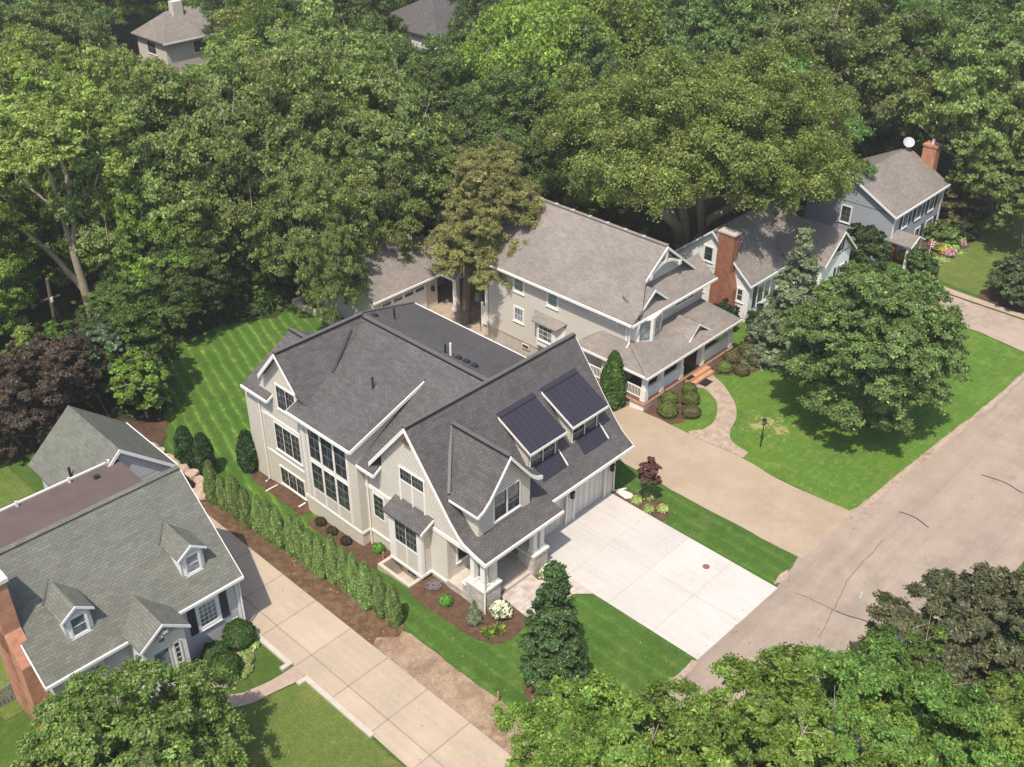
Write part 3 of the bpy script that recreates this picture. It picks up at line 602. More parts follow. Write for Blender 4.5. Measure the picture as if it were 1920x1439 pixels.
# gabled dormer over the porch
cx, zr0, yf = 31.12, 9.3, 29.45
prof = [(0, zr0), (.9, 8.15), (1.55, 7.35), (2.0, 6.97), (2.4, 6.8)]
for s in (-1, 1):
    mb = MB()
    for (a, za), (b2, zb) in zip(prof[:-1], prof[1:]):
        bk = lambda z: 34.25-(10.12-z)/1.303+.25
        mb.prism([(cx+s*a, yf, za), (cx+s*b2, yf, zb), (cx+s*b2, max(bk(zb), yf+.3), zb), (cx+s*a, bk(za), za)], (0, 0, -.13))
    mb.build('dormer_roof', m_roof, H)
    bargeboard(H, [(cx+s*a, yf, z-.02) for a, z in prof], .24 if s > 0 else .16, -.08, m_white)
MB().box(cx-2.44, cx-2.38, yf-.05, 31.5, 6.64, 6.78).build('fascia', m_white, H)
cap(H, (cx, yf, zr0), (cx, 33.75, zr0), .24)
dw = MB(); dw.prism([(cx-1.95, yf+.42, 4.8), (cx+1.95, yf+.42, 4.8), (cx+1.95, yf+.42, 6.82), (cx+1.5, yf+.42, 7.2), (cx+.88, yf+.42, 7.95), (cx, yf+.42, 9.1), (cx-.88, yf+.42, 7.95), (cx-1.5, yf+.42, 7.2), (cx-1.95, yf+.42, 6.82)], (0, .2, 0))
for xx in (cx-1.95, cx+1.83): dw.prism([(xx, yf+.62, 4.75), (xx, yf+.62, 6.8), (xx, 31.7, 6.75)], (.12, 0, 0))
dw.build('dormer_wall', m_greige, H)
window(H, '-y', yf+.42, cx-.78, cx+1.08, 5.35, 6.95, 2, 3, 2, mull=.13, trim=.09)
MB().beam((28.85, 31.65, 7.0), (31.1, 33.75, 9.42), .16, .05).build('valley_flashing', m_flash, H)
# downspouts and vents
downspout(H, [(28.42, 37.85, 5.75), (28.42, 37.85, .1)]); downspout(H, [(28.3, 43.42, 7.0), (28.3, 43.42, -.2), (27.9, 43.3, -.28), (27.4, 43.0, -.2)])
downspout(H, [(28.0, 48.3, 6.2), (28.33, 47.75, 5.8), (28.33, 47.75, -.3), (28.0, 47.75, -.42)]); downspout(H, [(28.3, 46.9, -.4), (27.4, 46.9, -.38)]); downspout(H, [(28.2, 43.9, -.1), (27.7, 43.9, -.12)])
downspout(H, [(41.0, 30.3, 4.3), (41.05, 30.3, .95), (41.8, 29.9, .93)]); downspout(H, [(28.46, 28.8, 4.3), (28.44, 28.7, 2.2), (28.4, 28.68, .9)])
def vent(x, y, z, h, r, mat, nm='vent_pipe'): MB().tube([(x, y, z-.1), (x, y, z+h)], r, 8).build(nm, mat, H)
vent(31.15, 40.17, 8.5, .75, .06, m_black); vent(37.0, 45.0, 8.75, .75, .06, m_black); vent(35.55, 38.86, 9.45, .6, .06, m_black); vent(35.56, 38.43, 9.45, .85, .06, m_white)
for x, y in ((35.56, 45.15), (35.71, 37.96), (35.79, 37.39), (35.76, 36.72)): MB().box(x-.17, x+.17, y-.17, y+.17, zr(x)-.05, zr(x)+.12).build('roof_vent', m_black, H)
MB().box(28.3, 28.5, 35.75, 35.95, 4.35, 4.6).build('wall_lamp', m_cap_st, H)
# window well (a thing beside the house)
ww = MB(); x0, x1, y0, y1 = 26.95, 28.53, 32.95, 35.6
ww.box(x0, x0+.2, y0, y1, -.9, .98); ww.box(x0+.2, x1, y0, y0+.2, -.9, .98); ww.box(x0+.2, x1, y1-.2, y1, -.9, .98); ww.box(x0+.2, x1, y0+.2, y1-.2, -.9, -.5)
tag(ww.build('window_well', m_conc, None), 'concrete window well sunk beneath the box bay of the new greige house', 'window well')

# =============== beige house ===============
B = thing('porch_house', 'beige lap-sided house with brown-grey roof and wraparound front porch, right of the new house', 'house', (54.8, 43, 0))
zb = lambda x: 6.42+.79*(x-50.0)
yb0, yb1 = 37.35, 50.9
slab(B, [(50.0, 36.3, 6.42), (51.0, 36.3, zb(51)), (52.6, yb0, zb(52.6)), (54.8, yb0, zb(54.8)), (54.8, yb1, zb(54.8)), (50.0, yb1, 6.42)], .16, m_roofb)
slab(B, [(59.6, yb0, 6.42), (54.8, yb0, zb(54.8)), (54.8, yb1, zb(54.8)), (59.6, yb1, 6.42)], .16, m_roofb); cap(B, (54.8, yb0, 10.22), (54.8, yb1, 10.22), .3, m_roofb)
slab(B, [(51.0, 36.3, 6.42), (59.7, 36.3, 6.42), (59.7, 38.05, 7.75), (51.0, 38.05, 7.75)], .14, m_roofb, 'pent_roof')
bargeboard(B, [(52.5, yb0, zb(52.5)-.03), (54.8, yb0, 10.18), (58.4, yb0, zb(54.8)-.79*3.6)], .2, -.07, m_white)
g = MB(); g.prism([(51.0, 37.9, 6.9), (54.8, 37.9, 9.98), (58.6, 37.9, 6.9)], (0, .2, 0)); g.build('gable_wall', m_beige, B)
tb = MB(); a = [(53.1+.34*k, 8.6+.55*math.sin(math.pi*k/10)) for k in range(11)]
for (xa, za), (xb_, zb_) in zip(a[:-1], a[1:]): tb.prism([(xa, yb0-.02, za), (xb_, yb0-.02, zb_), (xb_, yb0-.02, zb_-.2), (xa, yb0-.02, za-.2)], (0, .1, 0))
tb.box(54.7, 54.9, yb0-.03, yb0+.08, 9.1, 10.0)
for xx in (53.1, 56.4): tb.box(xx-.12, xx+.12, yb0-.1, yb0+.5, 8.3, 8.6)
tb.build('gable_truss', m_white, B)
W = MB(); W.box(50.5, 59.2, 37.0, 50.5, .8, 6.55); W.prism([(50.5, 50.3, 6.4), (54.8, 50.3, 9.95), (59.2, 50.3, 6.4)], (0, .2, 0)); W.build('wall', m_beige, B)
MB().box(50.56, 59.14, 37.06, 50.44, -1, .8).build('foundation', m_conc, B)
mb = MB().box(49.9, 50.0, 36.25, 50.9, 6.22, 6.39); mb.box(49.9, 59.8, 36.2, 36.3, 6.22, 6.39); mb.build('gutter', m_white, B)
cb = MB(); cb.box(50.44, 50.5, 36.95, 37.15, .8, 6.3); cb.box(50.44, 50.5, 50.3, 50.5, .8, 6.3); cb.build('corner_board', m_white, B)
for a0, a1, z0, z1, c, r_ in ((46.6, 47.5, 4.85, 6.05, 1, 2), (43.3, 44.2, 4.85, 6.05, 1, 2), (46.6, 47.45, 2.4, 3.45, 3, 2)): window(B, '-x', 50.5, a0, a1, z0, z1, c, r_, gm=m_glassc, sm=m_whiteb)
window(B, '-x', 50.5, 38.0, 40.2, 5.72, 6.08, 2, 2, 3, gm=m_glassc, sm=m_whiteb, trim=.09); window(B, '-x', 50.5, 46.0, 46.6, .35, .62, 1, 1, trim=.05, sill=False)
window(B, '-y', 37.0, 55.8, 58.0, 5.35, 5.85, 2, 2, 3, sm=m_black, trim=.1)
# side bay window
def bay(par, pts, z0, z1, mat):   # pts: plan outline of the projecting bay
    m = MB(); m.prism([(x, y, z0) for x, y in pts], (0, 0, z1-z0)); return m.build('bay_wall', mat, par)
bay(B, [(50.5, 45.2), (49.9, 44.7), (49.9, 43.0), (50.5, 42.5)], 1.6, 3.55, m_white)
slab(B, [(49.65, 45.0, 3.6), (50.55, 45.45, 4.0), (50.55, 42.3, 4.0), (49.65, 42.7, 3.6)], .1, m_roofb, 'bay_roof')
window(B, '-x', 49.9, 43.2, 44.5, 2.2, 3.4, 3, 3, 1, gm=m_glassc, sm=m_whiteb, trim=.06)
# corner bay window upstairs
bay(B, [(50.7, 37.1), (50.9, 36.55), (51.9, 35.95), (53.2, 36.2), (53.4, 37.1)], 4.2, 6.3, m_white)
for (xa, ya), (xb_, yb_) in (((50.98, 36.5), (51.8, 36.0)), ((52.05, 35.97), (53.1, 36.17))):
    d = Vector((xb_-xa, yb_-ya, 0)); n = Vector((d.y, -d.x, 0)).normalized()
    bwm = MB()
    for z0, z1 in ((4.75, 5.45), (5.52, 6.2)):
        A = Vector((xa, ya, z0))+n*.02+d*.12; A2 = A+d*.76; bwm.prism([A, A2, A2+Vector((0, 0, z1-z0)), A+Vector((0, 0, z1-z0))], n*.02)
    bwm.build('pane', m_glassc, B)
# small gable over the corner bay
slab(B, [(52.75, 36.65, 7.95), (52.75, 38.2, 7.95), (51.0, 38.2, 6.6), (51.0, 36.65, 6.6)], .12, m_roofb, 'small_gable_roof')
slab(B, [(52.75, 36.65, 7.95), (52.75, 38.2, 7.95), (54.5, 38.2, 6.6), (54.5, 36.65, 6.6)], .12, m_roofb, 'small_gable_roof')
bargeboard(B, [(51.0, 36.62, 6.58), (52.75, 36.62, 7.93), (54.5, 36.62, 6.58)], .18, -.06, m_white)
MB().prism([(51.3, 37.2, 6.6), (52.75, 37.2, 7.8), (54.2, 37.2, 6.6)], (0, .1, 0)).build('gable_wall', m_panel, B)
# porch roof: hipped wrap
pe = 3.78; pt = 4.72
x0, x1, y0 = 49.0, 60.0, 34.0
slab(B, [(x0, y0, pe), (x1, y0, pe), (x1-.9, 37.0, pt), (50.5, 37.0, pt), (50.3, 36.3, pt)], .12, m_roofb, 'porch_roof')
slab(B, [(x0, y0, pe), (50.3, 36.3, pt), (50.5, 37.0, pt), (50.5, 39.2, pt), (x0, 40.4, pe)], .12, m_roofb, 'porch_roof')
slab(B, [(x0, 40.4, pe), (50.5, 39.2, pt), (50.5, 40.4, pe)], .1, m_roofb, 'porch_roof')
MB().beam((49.02, 34.05, pe+.03), (50.35, 36.5, pt+.03), .25, .07).build('hip_cap', m_roofb, B)
mb = MB().box(x0-.06, x0, y0-.06, 40.4, pe-.2, pe-.02); mb.box(x0, x1+.1, y0-.06, y0, pe-.2, pe-.02); mb.box(x1-.02, x1+.04, y0, 37, pe-.2, pe-.02); mb.build('gutter', m_white, B)
# porch gablet
slab(B, [(55.75, 34.75, 4.85), (55.75, 36.6, 4.85), (54.3, 36.2, 4.35), (54.3, 34.5, 3.95)], .1, m_roofb, 'gablet_roof')
slab(B, [(55.75, 34.75, 4.85), (55.75, 36.6, 4.85), (56.9, 36.2, 4.35), (56.9, 34.5, 4.0)], .1, m_roofb, 'gablet_roof')
bargeboard(B, [(54.3, 34.5, 3.97), (55.75, 34.72, 4.83), (56.9, 34.5, 4.02)], .15, .06, m_white)
MB().prism([(54.7, 34.95, 4.0), (55.75, 34.95, 4.7), (56.6, 34.95, 4.0)], (0, .1, 0)).build('gable_wall', m_panel, B)
fl = MB().box(49.3, 59.8, 34.35, 37.0, 1.35, 1.5); fl.box(49.3, 50.5, 37.0, 40.0, 1.35, 1.5); fl.build('porch_floor', plain('dark_floor', (.16, .085, .06)), B)
MB().box(49.22, 59.88, 34.28, 34.4, 1.3, 1.42).box(49.22, 49.34, 34.4, 40, 1.3, 1.42).build('deck_edge', m_deck, B)
sk = MB(); sk.box(49.36, 54.1, 34.4, 34.5, .3, 1.3); MB().box(56.6, 59.75, 34.4, 34.5, .3, 1.3).build('skirt_wall', m_white, B); sk.box(49.36, 49.5, 34.5, 35.6, .3, 1.3); sk.build('skirt_wall', m_white, B)
MB().box(49.4, 49.55, 35.6, 40, -.3, 1.2).build('stone_base', m_cobble, B)
for (x, y) in ((49.5, 34.55), (51.25, 34.55), (53.5, 34.55), (56.0, 34.55), (59.55, 34.55), (49.5, 38.0), (59.55, 36.8)):
    c = MB(); c.box(x-.16, x+.16, y-.16, y+.16, 1.5, 3.62); c.box(x-.2, x+.2, y-.2, y+.2, 1.5, 2.45); c.build('column', m_white, B)
for (a0, a1) in ((49.7, 51.07), (51.43, 53.3), (56.2, 59.35)):
    c = MB(); c.box(a0, a1, 34.48, 34.56, 1.55, 2.35); c.box(a0, a1, 34.45, 34.6, 2.35, 2.43); c.build('railing_panel', m_whiteb, B)
for face, a0, a1 in (('x', 34.75, 37.8), ('x', 38.2, 39.9), ('r', 34.75, 36.6)):
    c = MB(); X = 49.5 if face == 'x' else 59.55; c.box(X-.04, X+.04, a0, a1, 2.3, 2.4); c.box(X-.035, X+.035, a0, a1, 1.58, 1.65); k = a0+.08
    while k < a1: c.box(X-.02, X+.02, k, k+.045, 1.65, 2.3); k += .13
    c.build('baluster_railing', m_white, B)
for i, (yy, z) in enumerate(((34.28, 1.3), (33.95, 1.12))): MB().box(53.9, 56.5, yy-.36, yy, z-.32, z-.0 if i == 0 else z).build('step', m_deck, B)
MB().box(53.95, 54.7, 34.0, 34.35, 1.28, 1.33).box(54.1, 55.4, 34.4, 36.2, 1.5, 1.52).build('door_mat', m_black, B)
window(B, '-y', 37.0, 51.6, 52.8, 2.1, 3.4, 1, 2, gm=m_glassc, sm=m_whiteb); window(B, '-y', 37.0, 57.0, 58.4, 2.1, 3.4, 1, 2, gm=m_glassc, sm=m_whiteb)
p = MB(); fbox(p, '-y', 37.0, 54.3, 55.3, 0, .06, 1.5, 3.6); p.build('front_door', plain('red_brown_door', (.2, .06, .04)), B)
downspout(B, [(50.38, 36.75, 6.2), (50.38, 36.75, 4.75), (49.9, 36.6, 4.55)], .06); downspout(B, [(50.42, 50.2, 6.2), (50.42, 50.2, 0)])
for k in range(7): MB().box(54.7, 54.95, 39.3+1.6*k, 39.5+1.6*k, 10.2, 10.3).build('ridge_vent', m_dish, B)
tag(MB().box(54.6, 55.5, 33.0, 33.6, .95, .965).build('outdoor_mat', m_black, None), 'black mat on the paver path at the foot of the beige porch steps', 'mat')

# =============== detached garage behind ===============
Gg = thing('detached_garage', 'low detached garage with white door and shingled gable roof behind the pine', 'garage', (49, 60, -.5))
zg = lambda y: 2.6+.62*(y-56.6)
slab(Gg, [(44.6, 56.6, 2.6), (51.6, 56.6, 2.6), (51.6, 60.8, zg(60.8)), (44.6, 60.8, zg(60.8))], .15, m_roofb)
slab(Gg, [(44.6, 65, 2.6), (51.6, 65, 2.6), (51.6, 60.8, zg(60.8)), (44.6, 60.8, zg(60.8))], .15, m_roofb)
slab(Gg, [(51.6, 54.9, 2.6), (53.2, 54.9, 4.1), (53.2, 60.8, 4.1), (51.6, 60.8, 2.6)], .12, m_roofb); slab(Gg, [(54.8, 54.9, 2.6), (53.2, 54.9, 4.1), (53.2, 60.8, 4.1), (54.8, 60.8, 2.6)], .12, m_roofb)
bargeboard(Gg, [(51.6, 54.9, 2.57), (53.2, 54.9, 4.07), (54.8, 54.9, 2.57)], .2, -.06, m_white)
mb = MB().box(44.5, 51.6, 56.5, 56.6, 2.42, 2.58); mb.box(51.5, 51.6, 54.85, 56.6, 2.42, 2.58); mb.build('gutter', m_white, Gg)
mb = MB().box(44.95, 51.6, 57.1, 64.6, -.8, 2.6); mb.prism([(44.95, 57.1, 2.6), (44.95, 60.8, 4.95), (44.95, 64.6, 2.6)], (.2, 0, 0)); mb.build('wall', m_beige, Gg)
MB().box(45.6, 50.3, 57.0, 57.12, -.5, 1.95).build('garage_door', m_whiteb, Gg)
for k in range(4):
    for j in range(4): MB().box(45.75+1.15*k+.22*j, 45.92+1.15*k+.22*j, 56.96, 57.02, 1.6, 1.85).build('pane', m_glass, Gg)
for x, y in ((52.0, 55.3), (54.5, 55.3)): c = MB(); c.box(x-.2, x+.2, y-.2, y+.2, -.4, 2.5); c.box(x-.26, x+.26, y-.26, y+.26, -.5, -.2); c.build('column', m_white, Gg)
MB().box(51.7, 54.7, 55.15, 55.45, 2.3, 2.55).build('porch_beam', m_white, Gg); MB().box(51.6, 54.7, 59.5, 59.7, -.5, 2.5).build('back_wall', m_beige, Gg)
MB().box(50.9, 51.1, 56.85, 57.1, 1.1, 1.5).build('wall_lantern', m_black, Gg)
tag(MB().box(43.4, 43.75, 58.5, 65.5, -.6, -.05).box(43.4, 44.9, 65.5, 65.8, -.6, -.05).build('planter_wall', m_stone, None), 'low stone edging wall beside the detached garage, next to the back lawn', 'garden wall')
f = thing('picket_screen', 'white post and short lattice screen at the back corner of the beige house', 'fence', (51.9, 52, -.5))
MB().box(51.6, 51.72, 51.95, 52.1, -.5, 1.7).build('post', m_white, f); mb = MB(); mb.box(51.6, 51.68, 50.6, 51.95, -.2, 1.4); mb.build('panel', m_whiteb, f)

# =============== left house ===============
Lh = thing('cape_house', 'grey cape house with green-grey roof, two small white dormers and brick chimney, lower left', 'house', (19.25, 36.9, .85), rz=R(-1.35))
def lh(p): return p
ze, zt = 4.6, 8.78; yE, yR, yK = 36.55, 41.3, 46.05; X0, X1 = 9.3, 19.35
slab(Lh, [(X0, yE, ze), (X1, yE, ze), (X1, yR, zt), (X0, yR, zt)], .16, m_roofg); slab(Lh, [(X0, yK, ze), (X1, yK, ze), (X1, yR, zt), (X0, yR, zt)], .16, m_roofg)
cap(Lh, (X0, yR, zt-.02), (X1, yR, zt-.02), .3, m_roofg)
MB().box(15.6, X1+.03, yE-.1, yE, ze-.17, ze-.02).build('gutter', m_whiteb, Lh); MB().box(X0, 13.2, yE-.1, yE, ze-.17, ze-.02).build('gutter', m_whiteb, Lh)
for X, d in ((X0, -.05), (X1, .05)): bargeboard(Lh, [(X, yE, ze-.02), (X, yR, zt-.02), (X, yK, ze-.02)], .22, d, m_whiteb)
mb = MB().box(9.65, 19.12, 36.95, 45.7, .4, ze+.2)
for X in (9.65, 19.0): mb.prism([(X, 36.95, ze+.1), (X, yR, zt-.2), (X, 45.7, ze+.1)], (.12, 0, 0))
mb.build('wall', m_gsid, Lh)
window(Lh, '-y', 36.95, 16.92, 17.9, 2.45, 3.85, 4, 5, trim=.15, tm=m_whiteb, gm=m_glassc, sm=m_whiteb)
for a in (16.35, 18.12): s = MB(); fbox(s, '-y', 36.95, a, a+.4, 0, .05, 2.3, 3.95); s.build('shutter', m_dkblue, Lh)
s = MB(); fbox(s, '-y', 36.95, 18.62, 18.9, 0, .03, 1.6, 1.85); s.build('meter_box', m_whiteb, Lh)
MB().box(19.03, 19.15, 36.87, 36.95, .85, 4.45).build('corner_board', m_whiteb, Lh)
downspout(Lh, [(19.2, 36.8, 4.4), (19.2, 36.8, 1.0), (19.5, 36.6, .9)], .05, m_whiteb)
window(Lh, '-y', 36.95, 10.8, 11.9, 2.45, 3.85, 4, 5, trim=.15, tm=m_whiteb, gm=m_glassc, sm=m_whiteb)
for cx_ in (17.42, 11.65):
    yf_ = 37.55; mb = MB(); mb.box(cx_-.62, cx_+.62, yf_, yf_+.2, 5.2, 6.75); mb.prism([(cx_-.62, yf_, 6.7), (cx_, yf_, 7.15), (cx_+.62, yf_, 6.7)], (0, .2, 0))
    for xx in (cx_-.62, cx_+.54): mb.prism([(xx, yf_, 5.3), (xx, yf_, 6.75), (xx, 39.2, 6.75)], (.08, 0, 0))
    mb.build('dormer_wall', m_whiteb, Lh)
    for s in (-1, 1): slab(Lh, [(cx_, yf_-.15, 7.28), (cx_, 39.75, 7.28), (cx_+s*.78, 39.1, 6.72), (cx_+s*.78, yf_-.15, 6.72)], .07, m_roofg, 'dormer_roof')
    bargeboard(Lh, [(cx_-.78, yf_-.15, 6.7), (cx_, yf_-.15, 7.26), (cx_+.78, yf_-.15, 6.7)], .13, -.05, m_whiteb)
    window(Lh, '-y', yf_, cx_-.36, cx_+.36, 5.5, 6.55, 1, 2, tm=m_whiteb, gm=m_glassc, sm=m_whiteb, trim=.08)
    MB().beam((cx_-.85, 39.0, 6.8), (cx_-.1, 39.75, 7.42), .1, .04).build('valley_flashing', m_flash, Lh)
# portico
pz = 5.75
for s in (-1, 1): slab(Lh, [(14.42, 35.25, pz), (14.42, 38.0, pz), (14.42+s*1.28, 37.0, pz-.95), (14.42+s*1.28, 35.25, pz-.95)], .1, m_roofg, 'portico_roof')
bargeboard(Lh, [(13.14, 35.25, 4.78), (14.42, 35.25, 5.73), (15.7, 35.25, 4.78)], .16, -.05, m_whiteb)
pw = MB(); pw.box(13.35, 15.5, 35.6, 37, 1.2, 4.7); pw.build('portico_wall', m_whiteb, Lh)
MB().prism([(13.35, 35.58, 4.65), (14.42, 35.58, 5.55), (15.5, 35.58, 4.65)], (0, .1, 0)).build('gable_wall', m_gsid, Lh)
p = MB(); fbox(p, '-y', 35.6, 13.75, 14.65, 0, .04, 1.25, 4.0); p.build('front_door', m_whiteb, Lh); p = MB(); fbox(p, '-y', 35.6, 13.85, 14.55, .04, .05, 1.9, 3.9); p.build('pane', m_glassc, Lh)
window(Lh, '-y', 35.6, 14.85, 15.15, 1.9, 3.9, 1, 6, trim=.05, tm=m_whiteb, gm=m_glass, sm=m_whiteb)
MB().box(13.2, 15.8, 34.6, 35.6, .85, 1.2).build('stoop', m_agg, Lh)
q = MB()
for dx, dz in ((-.14, -.05), (.0, .1), (.15, .06)): q.tube([(14.42, 35.56, 5.05), (14.42+dx*.6, 35.45, 5.05+dz*.5), (14.42+dx*1.3, 35.3, 5.05+dz)], [.03, .05, .1], 8)
q.build('flood_light', m_whiteb, Lh)
def number(txt, x, y, z, size, mat, par):
    c = bpy.data.curves.new('house_number', 'FONT'); c.body = txt; c.size = size; c.extrude = .01; o = bpy.data.objects.new('house_number', c); COL.objects.link(o)
    dg = bpy.context.evaluated_depsgraph_get(); me = bpy.data.meshes.new_from_object(o.evaluated_get(dg)); bpy.data.objects.remove(o)
    o = bpy.data.objects.new('house_number', me); COL.objects.link(o); me.materials.append(mat); o.rotation_euler = (R(90), 0, 0); o.location = Vector((x, y, z))-wloc(par); o.parent = par
number('488', 14.2, 35.56, 4.42, .2, plain('bronze', (.16, .10, .07)), Lh)
# chimney
ch = MB(); ch.box(8.85, 9.6, 38.6, 39.8, .5, 9.3); ch.box(8.85, 9.6, 37.6, 40.6, .5, 5.2); ch.prism([(8.85, 37.6, 5.2), (8.85, 40.6, 5.2), (8.85, 39.8, 6.6), (8.85, 38.6, 6.6)], (.75, 0, 0)); CH = ch.build('chimney', m_obrick, Lh)
MB().box(8.75, 9.7, 38.5, 39.9, 9.3, 9.5).build('chimney_cap', m_cap_st, CH)
# back: flat roof and garage wing
MB().box(9.7, 19.4, 45.2, 49.05, 5.0, 5.16).build('flat_roof', plain('flat_roof_brown', (.115, .085, .078), .85, .2, .1, 1), Lh)
mb = MB().box(9.6, 19.4, 49.05, 49.15, 4.98, 5.25); mb.box(9.6, 9.7, 45.4, 49.05, 4.98, 5.25); mb.build('parapet_trim', m_whiteb, Lh)
MB().box(9.9, 19.3, 45.7, 48.9, .4, 5.0).build('rear_wall', m_whiteb, Lh)
for x in (10.5, 13.6, 16.5, 18.8): MB().box(x-.06, x+.06, 48.8, 48.92, 5.16, 5.5).build('roof_post', m_whiteb, Lh)
MB().box(17.6, 17.9, 48.1, 48.35, 5.16, 5.3).build('roof_vent', m_black, Lh)
for s in (-1, 1): slab(Lh, [(19.5, 48.75, 5.95), (19.5, 54.9, 5.95), (19.5+s*3.1, 54.9, 3.2), (19.5+s*3.1, 48.75, 3.2)], .14, m_roofg, 'wing_roof')
bargeboard(Lh, [(18.6, 48.75, 5.1), (19.5, 48.75, 5.93), (22.6, 48.75, 3.18)], .24, -.06, m_whiteb)
mb = MB().box(16.8, 22.2, 49.0, 54.5, .4, 3.3)
for Y in (49.0, 54.38): mb.prism([(16.8, Y, 3.25), (19.5, Y, 5.72), (22.2, Y, 3.25)], (0, .12, 0))
mb.build('wing_wall', m_gsid, Lh)
MB().box(22.6, 22.68, 48.75, 54.9, 3.02, 3.18).build('gutter', m_whiteb, Lh); MB().tube([(17.3, 50.9, 3.8), (17.3, 50.9, 4.65)], .08, 8).build('vent_pipe', m_black, Lh)

# =============== white cape ===============
Wc = thing('white_house', 'white clapboard cape with tall red brick chimney, behind the blue spruce', 'house', (70, 38, 0))
zw = lambda y: 3.75+.86*(y-36.4)
for s, y2 in ((1, 36.35), (-1, 44.3)): slab(Wc, [(64.95, y2, 3.72), (75.0, y2, 3.72), (75.0, 40.33, 7.1), (64.95, 40.33, 7.1)], .13, m_rooff)
mb = MB().box(65.25, 74.8, 36.6, 44.0, 0, 3.85)
for X in (65.25, 74.7): mb.prism([(X, 36.6, 3.8), (X, 40.33, 6.95), (X, 44, 3.8)], (.12, 0, 0))
mb.build('wall', m_wsid, Wc)
bargeboard(Wc, [(64.95, 36.35, 3.7), (64.95, 40.33, 7.08), (64.95, 44.3, 3.7)], .18, -.05, m_whiteb)
MB().box(64.95, 71, 36.27, 36.35, 3.55, 3.7).build('gutter', m_whiteb, Wc)
for a, zz in ((72.7, 0),):
    for s in (-1, 1): slab(Wc, [(a, 33.2, 6.75), (a, 39, 6.75), (a+s*2.5, 39, 4.55), (a+s*2.5, 33.2, 4.55)], .13, m_rooff, 'wing_roof')
    bargeboard(Wc, [(a-2.5, 33.2, 4.53), (a, 33.2, 6.73), (a+2.5, 33.2, 4.53)], .18, -.05, m_whiteb)
    mb = MB().box(a-2.2, a+2.2, 33.55, 38, .3, 4.7); mb.prism([(a-2.2, 33.55, 4.6), (a, 33.55, 6.55), (a+2.2, 33.55, 4.6)], (0, .12, 0)); mb.build('wing_wall', m_wsid, Wc)
window(Wc, '-y', 33.55, 72.35, 73.05, 4.9, 5.8, 2, 3, trim=.06, tm=m_whiteb); window(Wc, '-y', 33.55, 73.0, 74.1, 1.9, 3.4, 2, 2, trim=.08, tm=m_whiteb, sm=m_whiteb)
for a, z0, z1 in ((71.95, 4.85, 5.85), (73.15, 4.85, 5.85), (72.55, 1.8, 3.5), (74.2, 1.8, 3.5)): s = MB(); fbox(s, '-y', 33.55, a, a+.3, 0, .05, z0, z1); s.build('shutter', m_dkblue, Wc)
window(Wc, '-y', 36.6, 66.5, 69.2, 1.5, 3.15, 1, 2, 3, tm=m_whiteb, sm=m_whiteb); s = MB(); fbox(s, '-y', 36.6, 65.85, 66.3, 0, .05, 1.4, 3.25); s.build('shutter', m_dkblue, Wc)
window(Wc, '-x', 65.25, 40.25, 40.95, 4.4, 5.5, 1, 2, tm=m_whiteb); window(Wc, '-x', 65.25, 37.15, 37.65, 2.0, 3.0, 1, 2, tm=m_whiteb, sm=m_whiteb); window(Wc, '-x', 65.25, 40.7, 41.4, 1.7, 2.9, 1, 2, tm=m_whiteb)
ch = MB(); ch.prism([(64.55, 37.7, 0), (64.55, 39.7, 0), (64.55, 39.7, 3.0), (64.55, 39.45, 4.1), (64.55, 39.45, 7.4), (64.55, 38.1, 7.4), (64.55, 38.1, 4.3), (64.55, 37.7, 3.0)], (.75, 0, 0)); CH = ch.build('chimney', m_brick, Wc)
MB().box(64.48, 65.4, 38.0, 39.55, 7.4, 7.52).build('chimney_cap', m_conc, CH)
an = MB()
for k in range(5): an.tube([(65.6, 39.7+.12*k, 8.4+.1*k), (66.6, 39.3+.1*k, 8.5+.1*k)], .015, 4)
an.tube([(66.1, 39.8, 6.9), (66.1, 39.8, 9.0)], .025, 5); an.build('antenna', m_flash, Wc)
# =============== blue house ===============
Bh = thing('blue_house', 'two-storey blue-grey colonial with satellite dish, at the right edge of the woods', 'house', (86, 36, 0))
bx0, by0 = 81.4, 33.2; zE = 5.35
for yy in (by0-.25, 41.6): slab(Bh, [(81.1, yy, zE), (91.2, yy, zE), (91.2, 37.3, 7.66), (81.1, 37.3, 7.66)], .14, m_rooff)
mb = MB().box(bx0, 90.95, by0, 41.3, -.4, 5.35)
for X in (bx0, 90.83): mb.prism([(X, by0, 5.3), (X, 37.3, 7.5), (X, 41.3, 5.3)], (.12, 0, 0))
mb.build('wall', m_bsid, Bh)
bargeboard(Bh, [(81.1, by0-.25, zE-.02), (81.1, 37.3, 7.63), (81.1, 41.6, zE-.02)], .2, -.05, m_whiteb)
MB().box(81.0, 91.25, by0-.35, by0-.25, 5.15, 5.33).build('gutter', m_whiteb, Bh)
MB().box(bx0-.03, bx0+.25, by0-.05, by0, -.2, 5.2).box(90.7, 90.98, by0-.05, by0, -.2, 5.2).build('corner_board', m_whiteb, Bh)
for a in (83.1, 85.6, 88.1): 
    window(Bh, '-y', by0, a+.1, a+1.0, 3.65, 5.0, 2, 2, tm=m_whiteb, gm=m_glassc)
    for k in (a-.45, a+1.15): s = MB(); fbox(s, '-y', by0, k, k+.4, 0, .05, 3.6, 5.05); s.build('shutter', m_dkblue, Bh)
window(Bh, '-y', by0, 86.4, 87.2, 1.0, 2.4, 2, 2, tm=m_whiteb); window(Bh, '-y', by0, 88.5, 89.7, 1.0, 2.5, 2, 2, tm=m_whiteb, gm=m_glassc)
for k in (87.5, 90.0): s = MB(); fbox(s, '-y', by0, k, k+.4, 0, .05, 1.0, 2.6); s.build('shutter', m_dkblue, Bh)
window(Bh, '-x', bx0, 37.1, 37.9, 3.5, 4.85, 2, 3, tm=m_whiteb)
